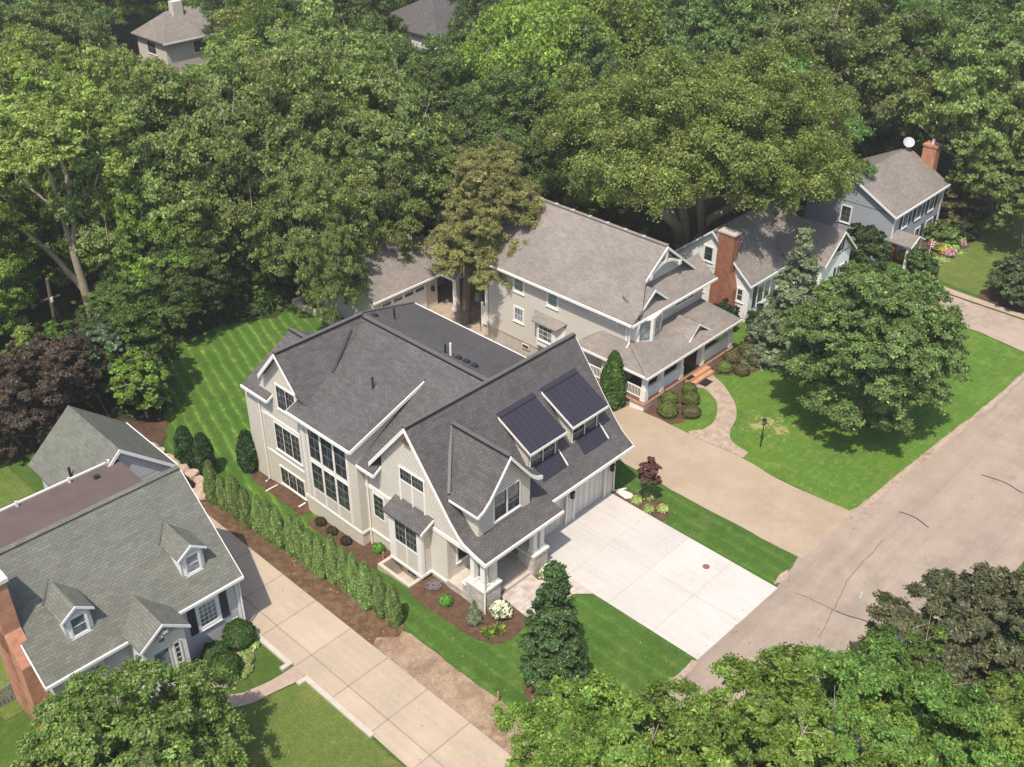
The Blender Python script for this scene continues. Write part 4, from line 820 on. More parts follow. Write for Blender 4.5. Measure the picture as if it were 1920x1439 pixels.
for s in (-1, 1): slab(Bh, [(82.5, 31.2, 3.75), (82.5, 33.2, 3.75), (82.5+s*1.3, 33.2, 3.1), (82.5+s*1.3, 31.2, 3.1)], .1, m_rooff, 'portico_roof')
bargeboard(Bh, [(81.2, 31.2, 3.08), (82.5, 31.2, 3.73), (83.8, 31.2, 3.08)], .14, -.05, m_whiteb)
for xx in (81.5, 83.5): MB().box(xx-.12, xx+.12, 31.4, 31.64, .5, 3.1).build('column', m_whiteb, Bh)
p = MB(); fbox(p, '-y', by0, 82.1, 83.0, 0, .06, .8, 2.9); p.build('front_door', plain('red_door', (.35, .03, .02)), Bh)
MB().box(81.2, 83.8, 31.3, 33.2, .5, .8).build('stoop', m_conc, Bh)
ch = MB().box(90.98, 92.0, 34.7, 35.9, 0, 8.2); CH = ch.build('chimney', m_obrick, Bh); MB().box(90.9, 92.08, 34.62, 35.98, 8.2, 8.36).build('chimney_cap', m_obrick, CH); MB().tube([(91.5, 35.3, 8.36), (91.5, 35.3, 8.75)], .13, 8).build('flue', m_whiteb, CH)
D = MB().tube([(90.6, 37.2, 7.5), (90.6, 37.2, 8.2)], .04, 6); D.build('dish_mast', m_whiteb, Bh)
D = MB(); ax = Vector((-.6, -.45, .75)).normalized(); u_ = ax.cross(Vector((0, 0, 1))).normalized(); v_ = ax.cross(u_); c0 = Vector((90.55, 37.1, 8.3)); n = 16
ring = [[c0+ax*(-.14+.14*r_*r_)+(u_*math.cos(2*math.pi*k/n)+v_*math.sin(2*math.pi*k/n))*.5*r_ for k in range(n)] for r_ in (.01, .5, 1.0)]
for a, b2 in zip(ring[:-1], ring[1:]):
    for k in range(n): D.poly([a[k], a[(k+1) % n], b2[(k+1) % n], b2[k]])
D.build('satellite_dish', m_dish, Bh)

# ---------------- vegetation ----------------
PAL = {'o': (.19, .245, .075), 'm': (.17, .255, .045), 'y': (.235, .29, .075), 'e': (.195, .265, .05), 'd': (.115, .175, .05), 'l': (.115, .19, .05),
       'u': (.15, .155, .065), 'b': (.10, .15, .08), 'p': (.052, .036, .028), 'n': (.22, .24, .072), 's': (.17, .22, .115), 'a': (.14, .17, .05), 'g': (.028, .07, .018), 'h': (.17, .255, .05)}
def leaves_mesh(name, P, Nn, size, col, rng, mat, elong=1.7, jit=.35, blobvar=None, tips=None):
    n = len(P)
    Nn = Nn+rng.normal(0, jit, (n, 3)); Nn /= np.linalg.norm(Nn, axis=1)[:, None]+1e-9
    a = rng.normal(0, 1, (n, 3)); a -= (a*Nn).sum(1)[:, None]*Nn; a /= np.linalg.norm(a, axis=1)[:, None]+1e-9
    b = np.cross(Nn, a); s = size*rng.uniform(.55, 1.35, (n, 1))
    V = np.empty((n, 4, 3)); V[:, 0] = P-a*s*elong*.5; V[:, 1] = P+b*s*.5+Nn*s*.12; V[:, 2] = P+a*s*elong*.5; V[:, 3] = P-b*s*.5+Nn*s*.12
    V = V.reshape(-1, 3)
    me = bpy.data.meshes.new(name); me.vertices.add(4*n); me.vertices.foreach_set('co', V.ravel().astype(np.float32))
    me.loops.add(4*n); me.loops.foreach_set('vertex_index', np.arange(4*n, dtype=np.int32))
    me.polygons.add(n); me.polygons.foreach_set('loop_start', np.arange(0, 4*n, 4, dtype=np.int32)); me.polygons.foreach_set('loop_total', np.full(n, 4, dtype=np.int32))
    me.update(calc_edges=True)
    c = np.ones((n, 4)); v = rng.lognormal(0, .28, (n, 1))
    if blobvar is not None: v = v*blobvar[:, None]
    c[:, :3] = np.array(col)*v; c[:, 0] *= rng.uniform(.85, 1.2, n)
    if tips is not None:
        m_ = rng.random(n) < tips[0]; c[m_, :3] = np.array(tips[1])*rng.uniform(.7, 1.3, (m_.sum(), 1))
    at = me.attributes.new('tint', 'FLOAT_COLOR', 'POINT'); at.data.foreach_set('color', np.repeat(c, 4, axis=0).ravel().astype(np.float32))
    me.materials.append(mat); return me
def crown_pts(rng, blobs, n, flat=.62, shell=.30, T=16, spread=.17):
    # every blob is a bough carrying tufts of leaves over its upper side; gaps stay between the boughs
    w_ = blobs[:, 3]**2; k = rng.choice(len(blobs), n, p=w_/w_.sum()); nb = len(blobs)
    td = rng.normal(0, 1, (nb*T, 3)); td[:, 2] = np.abs(td[:, 2])*.9-.28; td /= np.linalg.norm(td, axis=1)[:, None]
    tr_ = rng.uniform(.55, 1.2, nb*T); ti = k*T+rng.integers(0, T, n); tb_ = rng.uniform(.82, 1.2, nb*T)
    out = blobs[:, :3].copy(); out[:, 2] = 0; out /= np.linalg.norm(out, axis=1)[:, None]+1e-6
    q = td[ti]*tr_[ti][:, None]*np.array([1, 1, flat]); off = rng.normal(0, 1, (n, 3))*spread*np.array([1, 1, .55])
    P = blobs[k, :3]+(q+off)*blobs[k, 3][:, None]; P[:, 2] -= .18*blobs[k, 3]*((q[:, :2]**2).sum(1))
    bv = rng.uniform(.85, 1.16, nb)[k]*tb_[ti]
    return P, td[ti]*.8+np.array([0, 0, .55])+out[k]*.25, bv
def broad_blobs(rng, r, rz, m, br=(.2, .34), low=-.55, thin=0, lob=1.):
    out = []
    for i in range(m*4):
        if len(out) >= m: break
        z = rng.uniform(low, 1); a = rng.uniform(0, 2*math.pi); q = math.sqrt(max(0, 1-z*z)) if z > 0 else math.sqrt(1-z*z*.4)
        lobe = 1+lob*(.13*math.sin(2*a+m)+.1*math.sin(5*a+2*z+m*.7)+.07*math.sin(9*a-4*z))
        k = lobe*(rng.uniform(.72, .98) if rng.random() > .25 else rng.uniform(.3, .7)); c = (q*math.cos(a)*r*k, q*math.sin(a)*r*k, z*rz*k, r*rng.uniform(*br))
        if any((c[0]-o[0])**2+(c[1]-o[1])**2+(c[2]-o[2])**2 < (.62*(c[3]+o[3]))**2 for o in out[-60:]) and i < m*3: continue
        out.append(c)
    return np.array(out)
def make_trunk(rng, h, r0, blobs, cz, nl=9, mat=None, twigs=0, base=None):
    mb = MB(); f = h*.32; lean = rng.uniform(-.3, .3, 2)
    fork = Vector((lean[0], lean[1], f)); mb.tube([(0, 0, -.3), (0, 0, f*.35), tuple(fork)], [r0*1.35, r0, r0*.8], 8)
    order = rng.permutation(len(blobs))
    for j in range(min(nl, len(blobs))):
        c = Vector(blobs[order[j], :3])+Vector((0, 0, cz)); st = Vector((0, 0, 0)).lerp(fork, rng.uniform(.75, 1)); mid = st.lerp(c, .5)+Vector((0, 0, -.06*(c-st).length if c.z > st.z else .3))+Vector(rng.normal(0, .25, 3))
        mb.tube([st, mid, c], [r0*.45, r0*.28, r0*.08], 6, False)
    for j in range(twigs):
        b = blobs[order[j % len(blobs)]]; c = Vector(b[:3])+Vector((0, 0, cz)); d = Vector((rng.normal(), rng.normal(), abs(rng.normal())+.5)).normalized()
        e = c+d*b[3]*1.55
        mb.tube([c+d*b[3]*.3, e], [.05, .015], 4, False)
        for q in range(3): e2 = c+d*b[3]*rng.uniform(.8, 1.4); mb.tube([e2, e2+Vector(rng.normal(0, .4, 3))+d*.3], [.022, .01], 3, False)
    return mb
def tree_obj(name, label, cat, loc, crown_me, trunk_me, group=None, rz=0, sc=1, scz=None):
    o = thing(name, label, cat, loc, group, rz); o.scale = (sc, sc, scz or sc)
    t = bpy.data.objects.new('trunk', trunk_me); COL.objects.link(t); t.parent = o
    c = bpy.data.objects.new('crown', crown_me); COL.objects.link(c); c.parent = o
    return o
def trunk_me(mb, mat): 
    o = mb.build('trunk', mat, None, smooth=True); me = o.data; bpy.data.objects.remove(o); return me
PROTO = {}
def proto(kind, var):
    key = (kind, var)
    if key in PROTO: return PROTO[key]
    rng = np.random.default_rng(hash((ord(kind), var)) % 9999); r, rz, h = 6.5, 5.4, 12.5
    m = {'o': 80, 'y': 62, 'e': 100, 'l': 100, 'm': 85, 'd': 85, 'u': 60}[kind]; br = {'o': (.12, .24), 'y': (.10, .2), 'e': (.11, .2), 'l': (.12, .2), 'm': (.12, .22), 'd': (.13, .24), 'u': (.12, .2)}[kind]
    bl = broad_blobs(rng, r, rz, m, br, -.75); n = 62000 if kind != 'y' else 44000
    P, N_, bv = crown_pts(rng, bl, n, .62); P[:, 2] += 8.0
    if kind == 'e': # drooping sprays
        P[:, 2] -= rng.random(n)**2*.9
    me = leaves_mesh('crown', P, N_, .155, PAL[kind], rng, m_leaf, blobvar=bv, jit=.75)
    tm_ = trunk_me(make_trunk(rng, h, .34, bl, 8.0, 10, twigs=14 if kind in 'oy' else 2), m_barkl if kind in 'oye' else m_bark)
    PROTO[key] = (me, tm_); return PROTO[key]
KN = {'o': ('grey-green oak', 'oak_tree'), 'm': ('mid-green maple', 'maple_tree'), 'y': ('yellow-green ash', 'ash_tree'), 'e': ('olive-green elm', 'elm_tree'), 'd': ('dark green tree', 'woodland_tree'), 'l': ('dense deep-green linden', 'linden_tree'), 'u': ('olive brushy small tree', 'brush_tree')}
LOCS = [(51.2,121.5,12.0,7.0,'d'),(48.4,103.0,12.0,8.0,'y'),(41.6,105.8,11.0,6.0,'y'),(61.9,99.3,12.0,7.0,'m'),(69.0,96.8,12.0,7.0,'d'),(75.5,96.8,12.0,7.0,'d'),(59.3,92.3,9.0,6.0,'y'),(58.8,101.6,8.0,5.5,'m'),(65.4,116.7,11.0,6.0,'d'),(59.6,120.8,11.0,6.0,'d'),(72.1,89.3,10.0,5.0,'d'),(63.3,93.0,11.0,6.0,'m'),(76.9,88.1,7.0,6.0,'u'),(70.5,74.6,9.0,6.0,'d'),(77.5,77.9,13.0,8.0,'e'),(75.5,68.8,13.0,8.0,'e'),(85.4,69.8,13.0,8.0,'e'),(99.0,74.8,12.0,7.0,'d'),(92.3,65.4,12.0,7.0,'d'),(76.9,64.0,11.0,6.5,'d'),(89.3,84.6,12.0,7.0,'d'),(88.5,91.5,11.0,5.0,'d'),(102.4,67.8,12.0,7.0,'d'),(91.2,59.4,12.0,7.0,'d'),(99.5,58.6,13.0,8.0,'o'),(105.3,55.7,13.0,8.0,'o'),(94.5,45.6,13.0,7.5,'o'),(92.6,50.0,12.0,7.0,'o'),(110.0,47.9,13.0,8.0,'l'),(116.0,44.9,13.0,8.0,'l'),(101.8,39.4,12.0,7.0,'l'),(108.9,37.4,13.0,8.0,'l'),(97.2,32.4,12.0,7.0,'o'),(99.5,44.0,12.0,6.5,'l'),(111.0,53.2,13.0,7.0,'o'),(92.9,56.0,11.0,6.0,'o'),(94.1,47.0,10.0,5.0,'o'),(67.4,60.5,10.0,6.0,'d'),(62.5,60.0,8.0,5.0,'d'),(66.2,64.6,9.0,5.5,'d'),(62.3,64.7,9.0,5.0,'d'),(66.8,56.7,5.0,4.0,'m'),(67.0,74.7,9.0,5.5,'d'),(40.2,73.9,13.0,6.5,'o'),(45.5,73.9,13.0,6.5,'o'),(50.0,72.1,13.0,7.0,'o'),(58.5,78.7,13.0,7.0,'o'),(55.3,69.1,12.0,6.5,'o'),(53.0,66.4,11.0,6.0,'o'),(56.5,65.2,9.0,5.0,'o'),(45.5,69.0,12.0,6.0,'o'),(40.0,72.4,12.0,6.5,'o'),(36.0,74.0,11.0,5.5,'o'),(43.8,62.2,9.6,4.2,'o'),(39.0,71.5,9.0,4.5,'o'),(42.6,59.0,8.0,2.6,'o'),(49.3,62.5,9.0,4.0,'o'),(34.5,88.0,13.0,6.5,'y'),(36.5,82.4,12.0,6.0,'m'),(36.0,77.6,12.0,5.5,'y'),(41.0,83.4,13.0,6.5,'y'),(25.5,82.5,10.0,5.5,'y'),(35.4,72.8,9.5,4.6,'m'),(36.4,71.0,8.0,4.2,'m'),(22.5,76.8,8.0,4.6,'m'),(34.6,69.9,6.0,3.8,'m'),(35.1,68.4,5.5,3.4,'d'),(21.0,72.2,6.0,3.6,'m')]
def too_close(x, y): return any((x-a)**2+(y-b)**2 < (5.2)**2 for a, b, *_ in LOCS)
HOUSES = [(50, 61, 9), (55, 44, 12), (70, 39, 9), (86, 37, 8), (72.5, 127, 8), (97, 107, 9)]
def visible(x, y, z=8):
    v = M.inverted() @ Vector((x, y, z)); 
    if v.z > -5: return False
    u = v.x/-v.z*37.38/36; t = v.y/-v.z*37.38/36
    return abs(u) < .56 and t < .43
rnd = random.Random(11); FILL = []
yy = 62.0
while yy < 250:
    xx = 20.0
    while xx < 260:
        x = xx+rnd.uniform(-2.6, 2.6); y = yy+rnd.uniform(-2.6, 2.6); d = math.hypot(x, y)
        if y > 66-.0 and d < 215 or (x > 92 and y > 24 and d < 215):
            if visible(x, y) and not too_close(x, y) and not any((x-a)**2+(y-b)**2 < c*c for a, b, c in HOUSES) and not (x < 75 and y > 118 and x > 62 and d < 140 and False):
                k = rnd.choice('oolldm' if x > y*.95 else 'mmydoy'); FILL.append((x, y, rnd.uniform(9.5, 12), rnd.uniform(5.2, 7), k))
        xx += 9.6
    yy += 9.6
RECTS = [(262, 372, 22, 66, 140), (762, 822, -20, 50, 140)]
def blocks(x, y, h, r):
    v = M.inverted() @ Vector((x, y, h+.8)); dd = -v.z; u = 960+v.x/dd*1993.7; t = 719.5-v.y/dd*1993.7; q = r*.72/dd*1993.7
    for a, b, c, d, D in RECTS:
        cx, cy = min(max(u, a), b), min(max(t, c), d)
        if math.hypot(x, y) < D and (u-cx)**2+(t-cy)**2 < q*q: return True
    return False
FILL = [f for f in FILL if not blocks(*f[:4])]; LOCS = [f if not blocks(*f[:4]) else (f[0], f[1], f[2]*.62, f[3]*.8, f[4]) for f in LOCS]; LOCS = [f for f in LOCS if not blocks(*f[:4])]
FILL.sort(key=lambda t: math.hypot(t[0], t[1])); FILL = FILL[:250-len(LOCS)+0]
VISL = {}
for i, (x, y, h, r, k) in enumerate(LOCS+FILL):
    far = i >= len(LOCS); cm, tm_ = proto(k, i % 2); s = r/6.5; nm, on = KN[k]
    # keep the line of sight to the two far roofs open
    if (40 < y-127+60 < 58 and False): continue
    loc = (x, y, G(x, y)); sz = (h+s*5.0)/13.4
    if far: lab, grp = '%s in the far woodland mass at the top' % nm, 'far woodland %ss' % nm
    else: lab, grp = '%s crown packed among the woodland trees behind the houses' % nm, 'woodland %ss behind the houses' % nm
    tree_obj(on, lab, 'tree', loc, cm, tm_, grp, rnd.uniform(0, 6.28), s, sz)
for i, (x, y, r, k) in enumerate([(20, 66, 2.6, 'm'), (29.5, 67.2, 2.0, 'm'), (31.5, 69.6, 2.8, 'd'), (33.4, 71.2, 3, 'm'), (36.2, 70.8, 2.8, 'd'), (38.6, 72, 3, 'm'), (41, 69.4, 2.8, 'd'), (43.6, 70, 3, 'm'), (46.5, 68.5, 2.8, 'd'), (35.5, 74.5, 3.4, 'd'), (40, 76, 3.4, 'd'), (47, 74, 3.4, 'm'), (26, 80, 3.6, 'm'), (32, 82, 3.6, 'm'), (28, 86, 4, 'd'), (52, 73, 3.4, 'd'), (60, 60, 3, 'm'), (58, 58, 2.6, 'd'), (62, 54, 2.6, 'd'), (56, 55.5, 2.2, 'm')]):
    cm, tm_ = proto(k, i % 2); s = r/6.5; tree_obj('understory_tree', 'low %s in the shade under the taller woodland trees' % KN[k][0].replace('tree', 'sapling'), 'tree', (x, y, -.5-3.2*s), cm, tm_, 'understory %ss' % KN[k][0], i*1.7, s, s*1.25)
print('forest', len(LOCS), len(FILL))

def custom_tree(name, label, loc, blobs, cz, n, size, col, seed, mat=None, trunk=None, tmat=None, flat=.62, jit=.7, elong=1.7, shell=.3, tips=None, twigs=4, r0=.25, nl=10, droop=0, h=None, cat='tree', group=None):
    rng = np.random.default_rng(seed); P, N_, bv = crown_pts(rng, blobs, n, flat, shell); P[:, 2] += cz
    if droop: P[:, 2] -= rng.random(n)**2*droop
    me = leaves_mesh('crown', P, N_, size, col, rng, mat or m_leaf, blobvar=bv, jit=jit, tips=tips, elong=elong)
    tb = trunk or make_trunk(rng, h or cz*1.2, r0, blobs, cz, nl, twigs=twigs)
    return tree_obj(name, label, cat, loc, me, trunk_me(tb, tmat or m_bark), group)
rg = np.random.default_rng(3)
# the big elm
bl = broad_blobs(rg, 11.4, 6.6, 230, (.08, .15), -.22)
mb = MB(); ox, oy = 69.0, 44.9
for pts in ([(69.4,45.6,-.5),(69.4,45.6,1.5),(68.5,46.6,5.5),(67.7,47.4,8.3),(66.3,48.8,11.1)], [(69.4,45.6,1.5),(69.3,45.7,4.6),(68.8,46.2,7.0),(69.1,45.9,11.2)], [(69.4,45.6,1.5),(70.4,44.5,3.6),(70.0,45.0,6.5),(71.3,44.6,10.9)], [(70.2,44.8,3.1),(70.6,44.3,5.1),(72.1,42.8,6.3),(75.7,40.0,8.7)], [(69.2,45.9,3), (66, 44.5, 6), (62, 44, 9)]):
    mb.tube([(a-ox, b-oy, c+.4) for a, b, c in pts], [.5*(1-.17*k) for k in range(len(pts))], 10, False)
custom_tree('elm_tree', 'huge spreading olive-green elm arching over the beige and white houses', (ox, oy, -.4), bl, 12.1, 300000, .125, (.165, .20, .05), 5, trunk=mb, tmat=m_barkl, droop=.8, jit=.75)
# linden right of it
custom_tree('linden_tree', 'dense rounded green linden between the elm and the blue house', (80.0, 43.9, -.4), broad_blobs(rg, 7.2, 6.0, 120, (.11, .19), -.6), 10.2, 110000, .14, (.115, .20, .055), 7, r0=.35, jit=.7)
# pine
pb = []
for k in range(150):
    z = rg.uniform(0, 1); rr = (1-z*.72)*5.3*math.sqrt(rg.uniform(.15, 1)); a = rg.uniform(0, 6.28); pb.append((rr*math.cos(a), rr*math.sin(a), z*8.6-2.9+rr*.12, rg.uniform(.55, 1.05)))
pb = np.array(pb); mb = MB(); mb.tube([(0, 0, -.3), (.2, -.2, 4), (.4, -.4, 7.2), (.9, -.9, 10.2), (.9, -.9, 13.2)], [.42, .36, .3, .2, .06], 10)
for k in range(0, 95, 2): c = pb[k]; z0 = max(4.5, c[2]+8-.6); mb.tube([(.6*(z0/12), -.6*(z0/12), z0-.5), (c[0]*.6+.3, c[1]*.6-.3, c[2]+8.1), (c[0]+.5, c[1]-.5, c[2]+8.2)], [.1, .07, .03], 5, False)
pb[:, 0] += 1.5; pb[:, 1] -= 1.6
custom_tree('pine_tree', 'tall pine with tufted olive needles and bare brown trunk behind the new house', (51.0, 53.3, -.5), pb, 8.0, 230000, .055, PAL['n'], 9, mat=m_needle, trunk=mb, tmat=m_bark, elong=5.5, jit=1.0, tips=(.07, (.25, .16, .07)), flat=1.0, droop=0)
# forked bare ash at left
mb = MB(); ox, oy = 30.9, 75.1
for pts, r0_ in (([(30.9,75.1,-.5),(30.8,75.2,2.8),(30.7,75.3,5.1),(30.6,75.5,8.6),(30.5,75.6,11.6),(30.1,76.0,13.2)], .42), ([(30.7,75.3,5.1),(31.1,74.9,7.8),(31.3,74.7,11.6),(31.1,74.9,13.2)], .26), ([(30.8,75.2,2.1),(29.6,76.5,5.1),(28.1,78.1,7.7),(27.4,78.8,8.8)], .26), ([(31.2,74.8,8.5),(32.6,73.6,10.5),(33.4,73,12.5)], .12), ([(30.6,75.5,8.6),(29,77,11),(28.5,77.5,12.5)], .12)):
    mb.tube([(a-ox, b-oy, c+.5) for a, b, c in pts], [r0_*(1-.15*k) for k in range(len(pts))], 8, False)
bl = broad_blobs(rg, 5.8, 3.8, 60, (.09, .18), -.3)
custom_tree('ash_tree', 'yellow-green ash with a bare pale forked trunk rising behind the utility pole', (ox, oy, -.5), bl, 14.2, 30000, .15, PAL['y'], 12, trunk=mb, tmat=m_barkl)
# front maple on the right lawn
bl = broad_blobs(rg, 5.35, 4.9, 190, (.10, .18), -.85, lob=.3)
custom_tree('maple_tree', 'large round dark green maple standing alone on the lawn by the street', (58.3, 23.4, .85), bl, 6.2, 190000, .115, (.165, .255, .08), 14, r0=.24, h=7)
# blue spruce
sb = []
for k in range(120):
    z = rg.uniform(0, 1)**1.25; rr = (1-z)**.9*3.5*rg.uniform(.55, 1); a = rg.uniform(0, 6.28); sb.append((rr*.76*math.cos(a), rr*.76*math.sin(a), .7+z*9.6-rr*.16, .32+.5*(1-z)))
mb = MB().tube([(0, 0, -.2), (0, 0, 10.6)], [.22, .03], 8)
custom_tree('spruce_tree', 'tapering blue-green spruce left of the big maple, in front of the white house', (62.2, 31.2, .85), np.array(sb), 0, 90000, .11, PAL['s'], 15, mat=m_needle, trunk=mb, flat=.5, elong=2.4, jit=.6)
# magnolia-like dense cone
sb = []
for k in range(110):
    z = rg.uniform(0, 1); rr = (1.0-z**1.5)*1.15*rg.uniform(.5, 1)+.1; a = rg.uniform(0, 6.28); sb.append((rr*math.cos(a), rr*math.sin(a), .9+z*6.9, .28+.3*(1-z)))
mb = MB().tube([(0, 0, -.2), (0, 0, 7.6)], [.14, .03], 8)
custom_tree('magnolia_tree', 'glossy dark green cone-shaped tree in a mulch ring on the front lawn', (27.15, 22.95, .85), np.array(sb), 0, 80000, .085, (.055, .105, .032), 16, mat=m_leafd, trunk=mb, jit=.7, tips=(.03, (.10, .09, .04)))
# bottom-left maple
bl = broad_blobs(rg, 4.5, 3.9, 170, (.10, .17), -.75, lob=.4)
custom_tree('maple_tree', 'leafy green maple filling the bottom left corner in front of the cape house', (9.7, 30.5, .85), bl, 3.6, 150000, .095, (.165, .24, .06), 18, r0=.2, tips=(.05, (.25, .27, .14)))
# honey locusts along the bottom edge
LT = [('honey_locust', 'bright green feathery tree at bottom centre, left end of the row beside the street', 19.2, 12.2, 9.3, 4.0, 'h', 21), ('honey_locust', 'bright green open-crowned tree in the middle of the bottom row', 22.9, 9.2, 9.4, 4.3, 'h', 22),
      ('honey_locust', 'green open-crowned tree with forked bare limbs, right of the middle of the bottom row', 27.0, 7.6, 8.9, 4.0, 'm', 23), ('honey_locust', 'thin green tree reaching up against the asphalt, beside the purple maple', 31.9, 9.0, 7.5, 2.3, 'm', 24),
      ('honey_locust', 'yellow-green tree crown in the bottom right corner under the purple maple', 30.2, 4.4, 8.2, 3.6, 'h', 25), ('honey_locust', 'green tree crown cut off by the middle of the bottom edge', 19.5, 7.6, 8.2, 3.8, 'm', 26)]
for nm, lab, x, y, cz, r, k, sd_ in LT:
    rng = np.random.default_rng(sd_); bl = broad_blobs(rng, r*1.05, r*.85, int(r*20), (.10, .19), -.8); c = PAL['h'] if k == 'h' else (.135, .225, .05)
    custom_tree(nm, lab, (x, y, .85), bl, cz, int(r*r*8000), .078, c, sd_, tmat=m_barkl, r0=.22, twigs=5, jit=.7, elong=2.1)
# purple maples
for i, (lab, x, y, z, cz, r, n) in enumerate((('dark purple-leaved maple overhanging the street at the right edge', 36.6, 7.6, .85, 6.6, 3.9, 42000), ('dark purple-leaved tree at the left edge behind the garage wing', 18.6, 60.8, .2, 4.0, 3.3, 26000), ('smaller purple-leaved tree beside the larger one at the left edge', 22.6, 62.6, 0, 4.2, 2.6, 14000))):
    rng = np.random.default_rng(40+i); bl = broad_blobs(rng, r, r*.85, 85, (.11, .2), -.9)
    custom_tree('purple_maple', lab, (x, y, z), bl, cz, int(n*3.6), .105, (.11, .12, .065) if i == 0 else (.105, .085, .06), 40+i, r0=.16, tips=(.06, (.20, .12, .05)))
# small trees at the edge of the back lawn
ST = [('bushy light green small tree by the utility pole', 24.6, 66.6, 2.3, 1.7, 'h'), ('small blue-green tree at the left corner of the back lawn', 26.0, 62.4, 4.0, 2.2, 'b'), ('bright green young tree at the left edge of the back lawn', 28.2, 61.6, 4.2, 2.4, 'h'), ('low leafy tree over the mulch bed behind the garage wing', 26.6, 59.6, 3.0, 1.9, 'm'),
      ('leafy young tree squeezed beside the utility pole base', 22.0, 65.2, 2.6, 1.8, 'm')]
for i, (lab, x, y, cz, r, k) in enumerate(ST):
    rng = np.random.default_rng(60+i); bl = broad_blobs(rng, r, r*1.25, 50, (.15, .26), -.8)
    custom_tree('small_tree', lab, (x, y, G(x, y)), bl, cz, 22000, .13, PAL[k] if k != 'h' else (.10, .17, .03), 60+i, r0=.1, tmat=m_barkl)
# right-hand garden
for i, (lab, x, y, z, cz, r, c, n) in enumerate((('oak with bare twigs reaching in from the right edge beside the blue house', 93.6, 29.3, .3, 6.6, 3.8, PAL['o'], 20000), ('lower oak bough tree at the right edge above the shaded lawn', 90.2, 25.2, .3, 5.0, 3.2, PAL['o'], 14000),
      ('rounded green shrub tree between the white and blue houses', 77.9, 33.9, .6, 2.6, 2.2, (.07, .12, .035), 12000), ('small sprawling fruit tree beside the asphalt drive at the right edge', 82.2, 22.6, .6, 2.1, 2.3, (.10, .14, .06), 11000), ('brownish-green small tree against the blue house right corner', 93.0, 32.6, .3, 3.2, 2.2, (.12, .11, .04), 9000),
      ('round dark shrub beside the blue house corner', 91.3, 30.9, .3, 1.3, 1.3, (.045, .085, .035), 5000), ('pale green flowering shrub by the blue house portico', 88.6, 31.6, .3, 1.4, 1.4, (.13, .20, .05), 5000), ('green shrub in front of the blue house portico', 81.6, 30.2, .6, 1.2, 1.3, (.08, .13, .04), 5000), ('dark evergreen against the brick chimney of the white house', 63.4, 37.4, .3, 1.1, 1.1, (.03, .065, .02), 5000), ('low dark shrub beside the front windows of the white house', 65.0, 35.3, .6, .6, 1.0, (.035, .07, .02), 4000))):
    rng = np.random.default_rng(80+i); bl = broad_blobs(rng, r, r*.85, 50, (.14, .26), -.7)
    custom_tree('shrub' if r < 1.5 else 'garden_tree', lab, (x, y, z), bl, cz, int(n*2.2), .13, c, 80+i, r0=.12 if r > 1.5 else .05, cat='shrub' if r < 1.5 else 'tree')

# arborvitae hedge row: one prototype pair, copied
def cone_me(seed, h, r, n, size, col, power=.8, mat=None, tips=None):
    rng = np.random.default_rng(seed); z = rng.random(n)**.85; a = rng.uniform(0, 2*math.pi, n); lob = 1+.09*np.sin(a*5+z*9)+.06*np.sin(a*3-z*17)
    prof = np.minimum(1, (1-z)**power*1.35)*(.72+.28*np.minimum(1, z*6)); rr = r*prof*lob*(1-.35*rng.random(n)**2)
    P = np.stack([rr*np.cos(a), rr*np.sin(a), z*h+.06], 1); N_ = np.stack([np.cos(a), np.sin(a), .25+0*a], 1)
    bv = 1+.15*np.sin(a*5+z*9)
    return leaves_mesh('foliage', P, N_, size, col, rng, mat or m_needle, blobvar=bv, jit=.6, elong=2.2, tips=tips)
def plant(name, label, cat, loc, fol, stem_r, stem_h, group=None, rz=0, sc=(1, 1, 1)):
    o = thing(name, label, cat, loc, group, rz); o.scale = sc
    c = bpy.data.objects.new('foliage', fol); COL.objects.link(c); c.parent = o
    if stem_r:
        if (stem_r, stem_h) not in PROTO: PROTO[(stem_r, stem_h)] = trunk_me(MB().tube([(0, 0, -.1), (0, 0, stem_h)], [stem_r, stem_r*.5], 6), m_bark)
        t = bpy.data.objects.new('stem', PROTO[(stem_r, stem_h)]); COL.objects.link(t); t.parent = o
    return o
AV = [cone_me(100+k, 3.0, .4, 13000, .06, (.14, .215, .06), .5) for k in range(3)]
ARB = [(24.0,47.2,3.2),(24.1,46.2,2.6),(24.3,45.5,3.0),(24.2,44.7,3.2),(24.2,43.8,3.1),(24.3,42.8,2.9),(24.3,41.9,3.1),(24.4,41.0,3.2),(24.4,40.0,3.1),(24.6,39.3,3.4),(24.5,38.2,3.0),(24.4,37.2,3.0),(24.6,36.4,3.4),(24.6,35.4,3.1),(24.5,34.5,3.2),(24.6,33.5,3.2),(24.6,32.5,3.0),(24.6,31.5,2.9)]
for i, (x, y, h) in enumerate(ARB):
    if i == 0: lab = 'narrow arborvitae at the far end of the hedge row, nearest the boulders'
    elif i == len(ARB)-1: lab = 'arborvitae at the street end of the hedge row, next to the lawn'
    else: lab = 'upright arborvitae in the hedge row along the concrete driveway, between its two ends'
    rq = random.Random(i); s = rq.uniform(.85, 1.12); plant('arborvitae', lab, 'shrub', (x+rq.uniform(-.08, .08), y+rq.uniform(-.06, .06), G(x, y)), AV[i % 3], .04, .6, 'arborvitae hedge row', rq.uniform(0, 6), (s, s, h/3.0*.97))
CH_ = cone_me(120, 2.9, .62, 8000, .12, (.03, .07, .022), .4, m_leafd)
for lab, x, y in (('dark upright evergreen by the boulders, left of the pair', 25.3, 52.2), ('dark upright evergreen by the boulders, right of the pair', 25.8, 51.0), ('dark upright evergreen against the back corner of the new house', 28.1, 49.6)):
    plant('columnar_evergreen', lab, 'shrub', (x, y, G(x, y)), CH_, .04, .6, None, x)
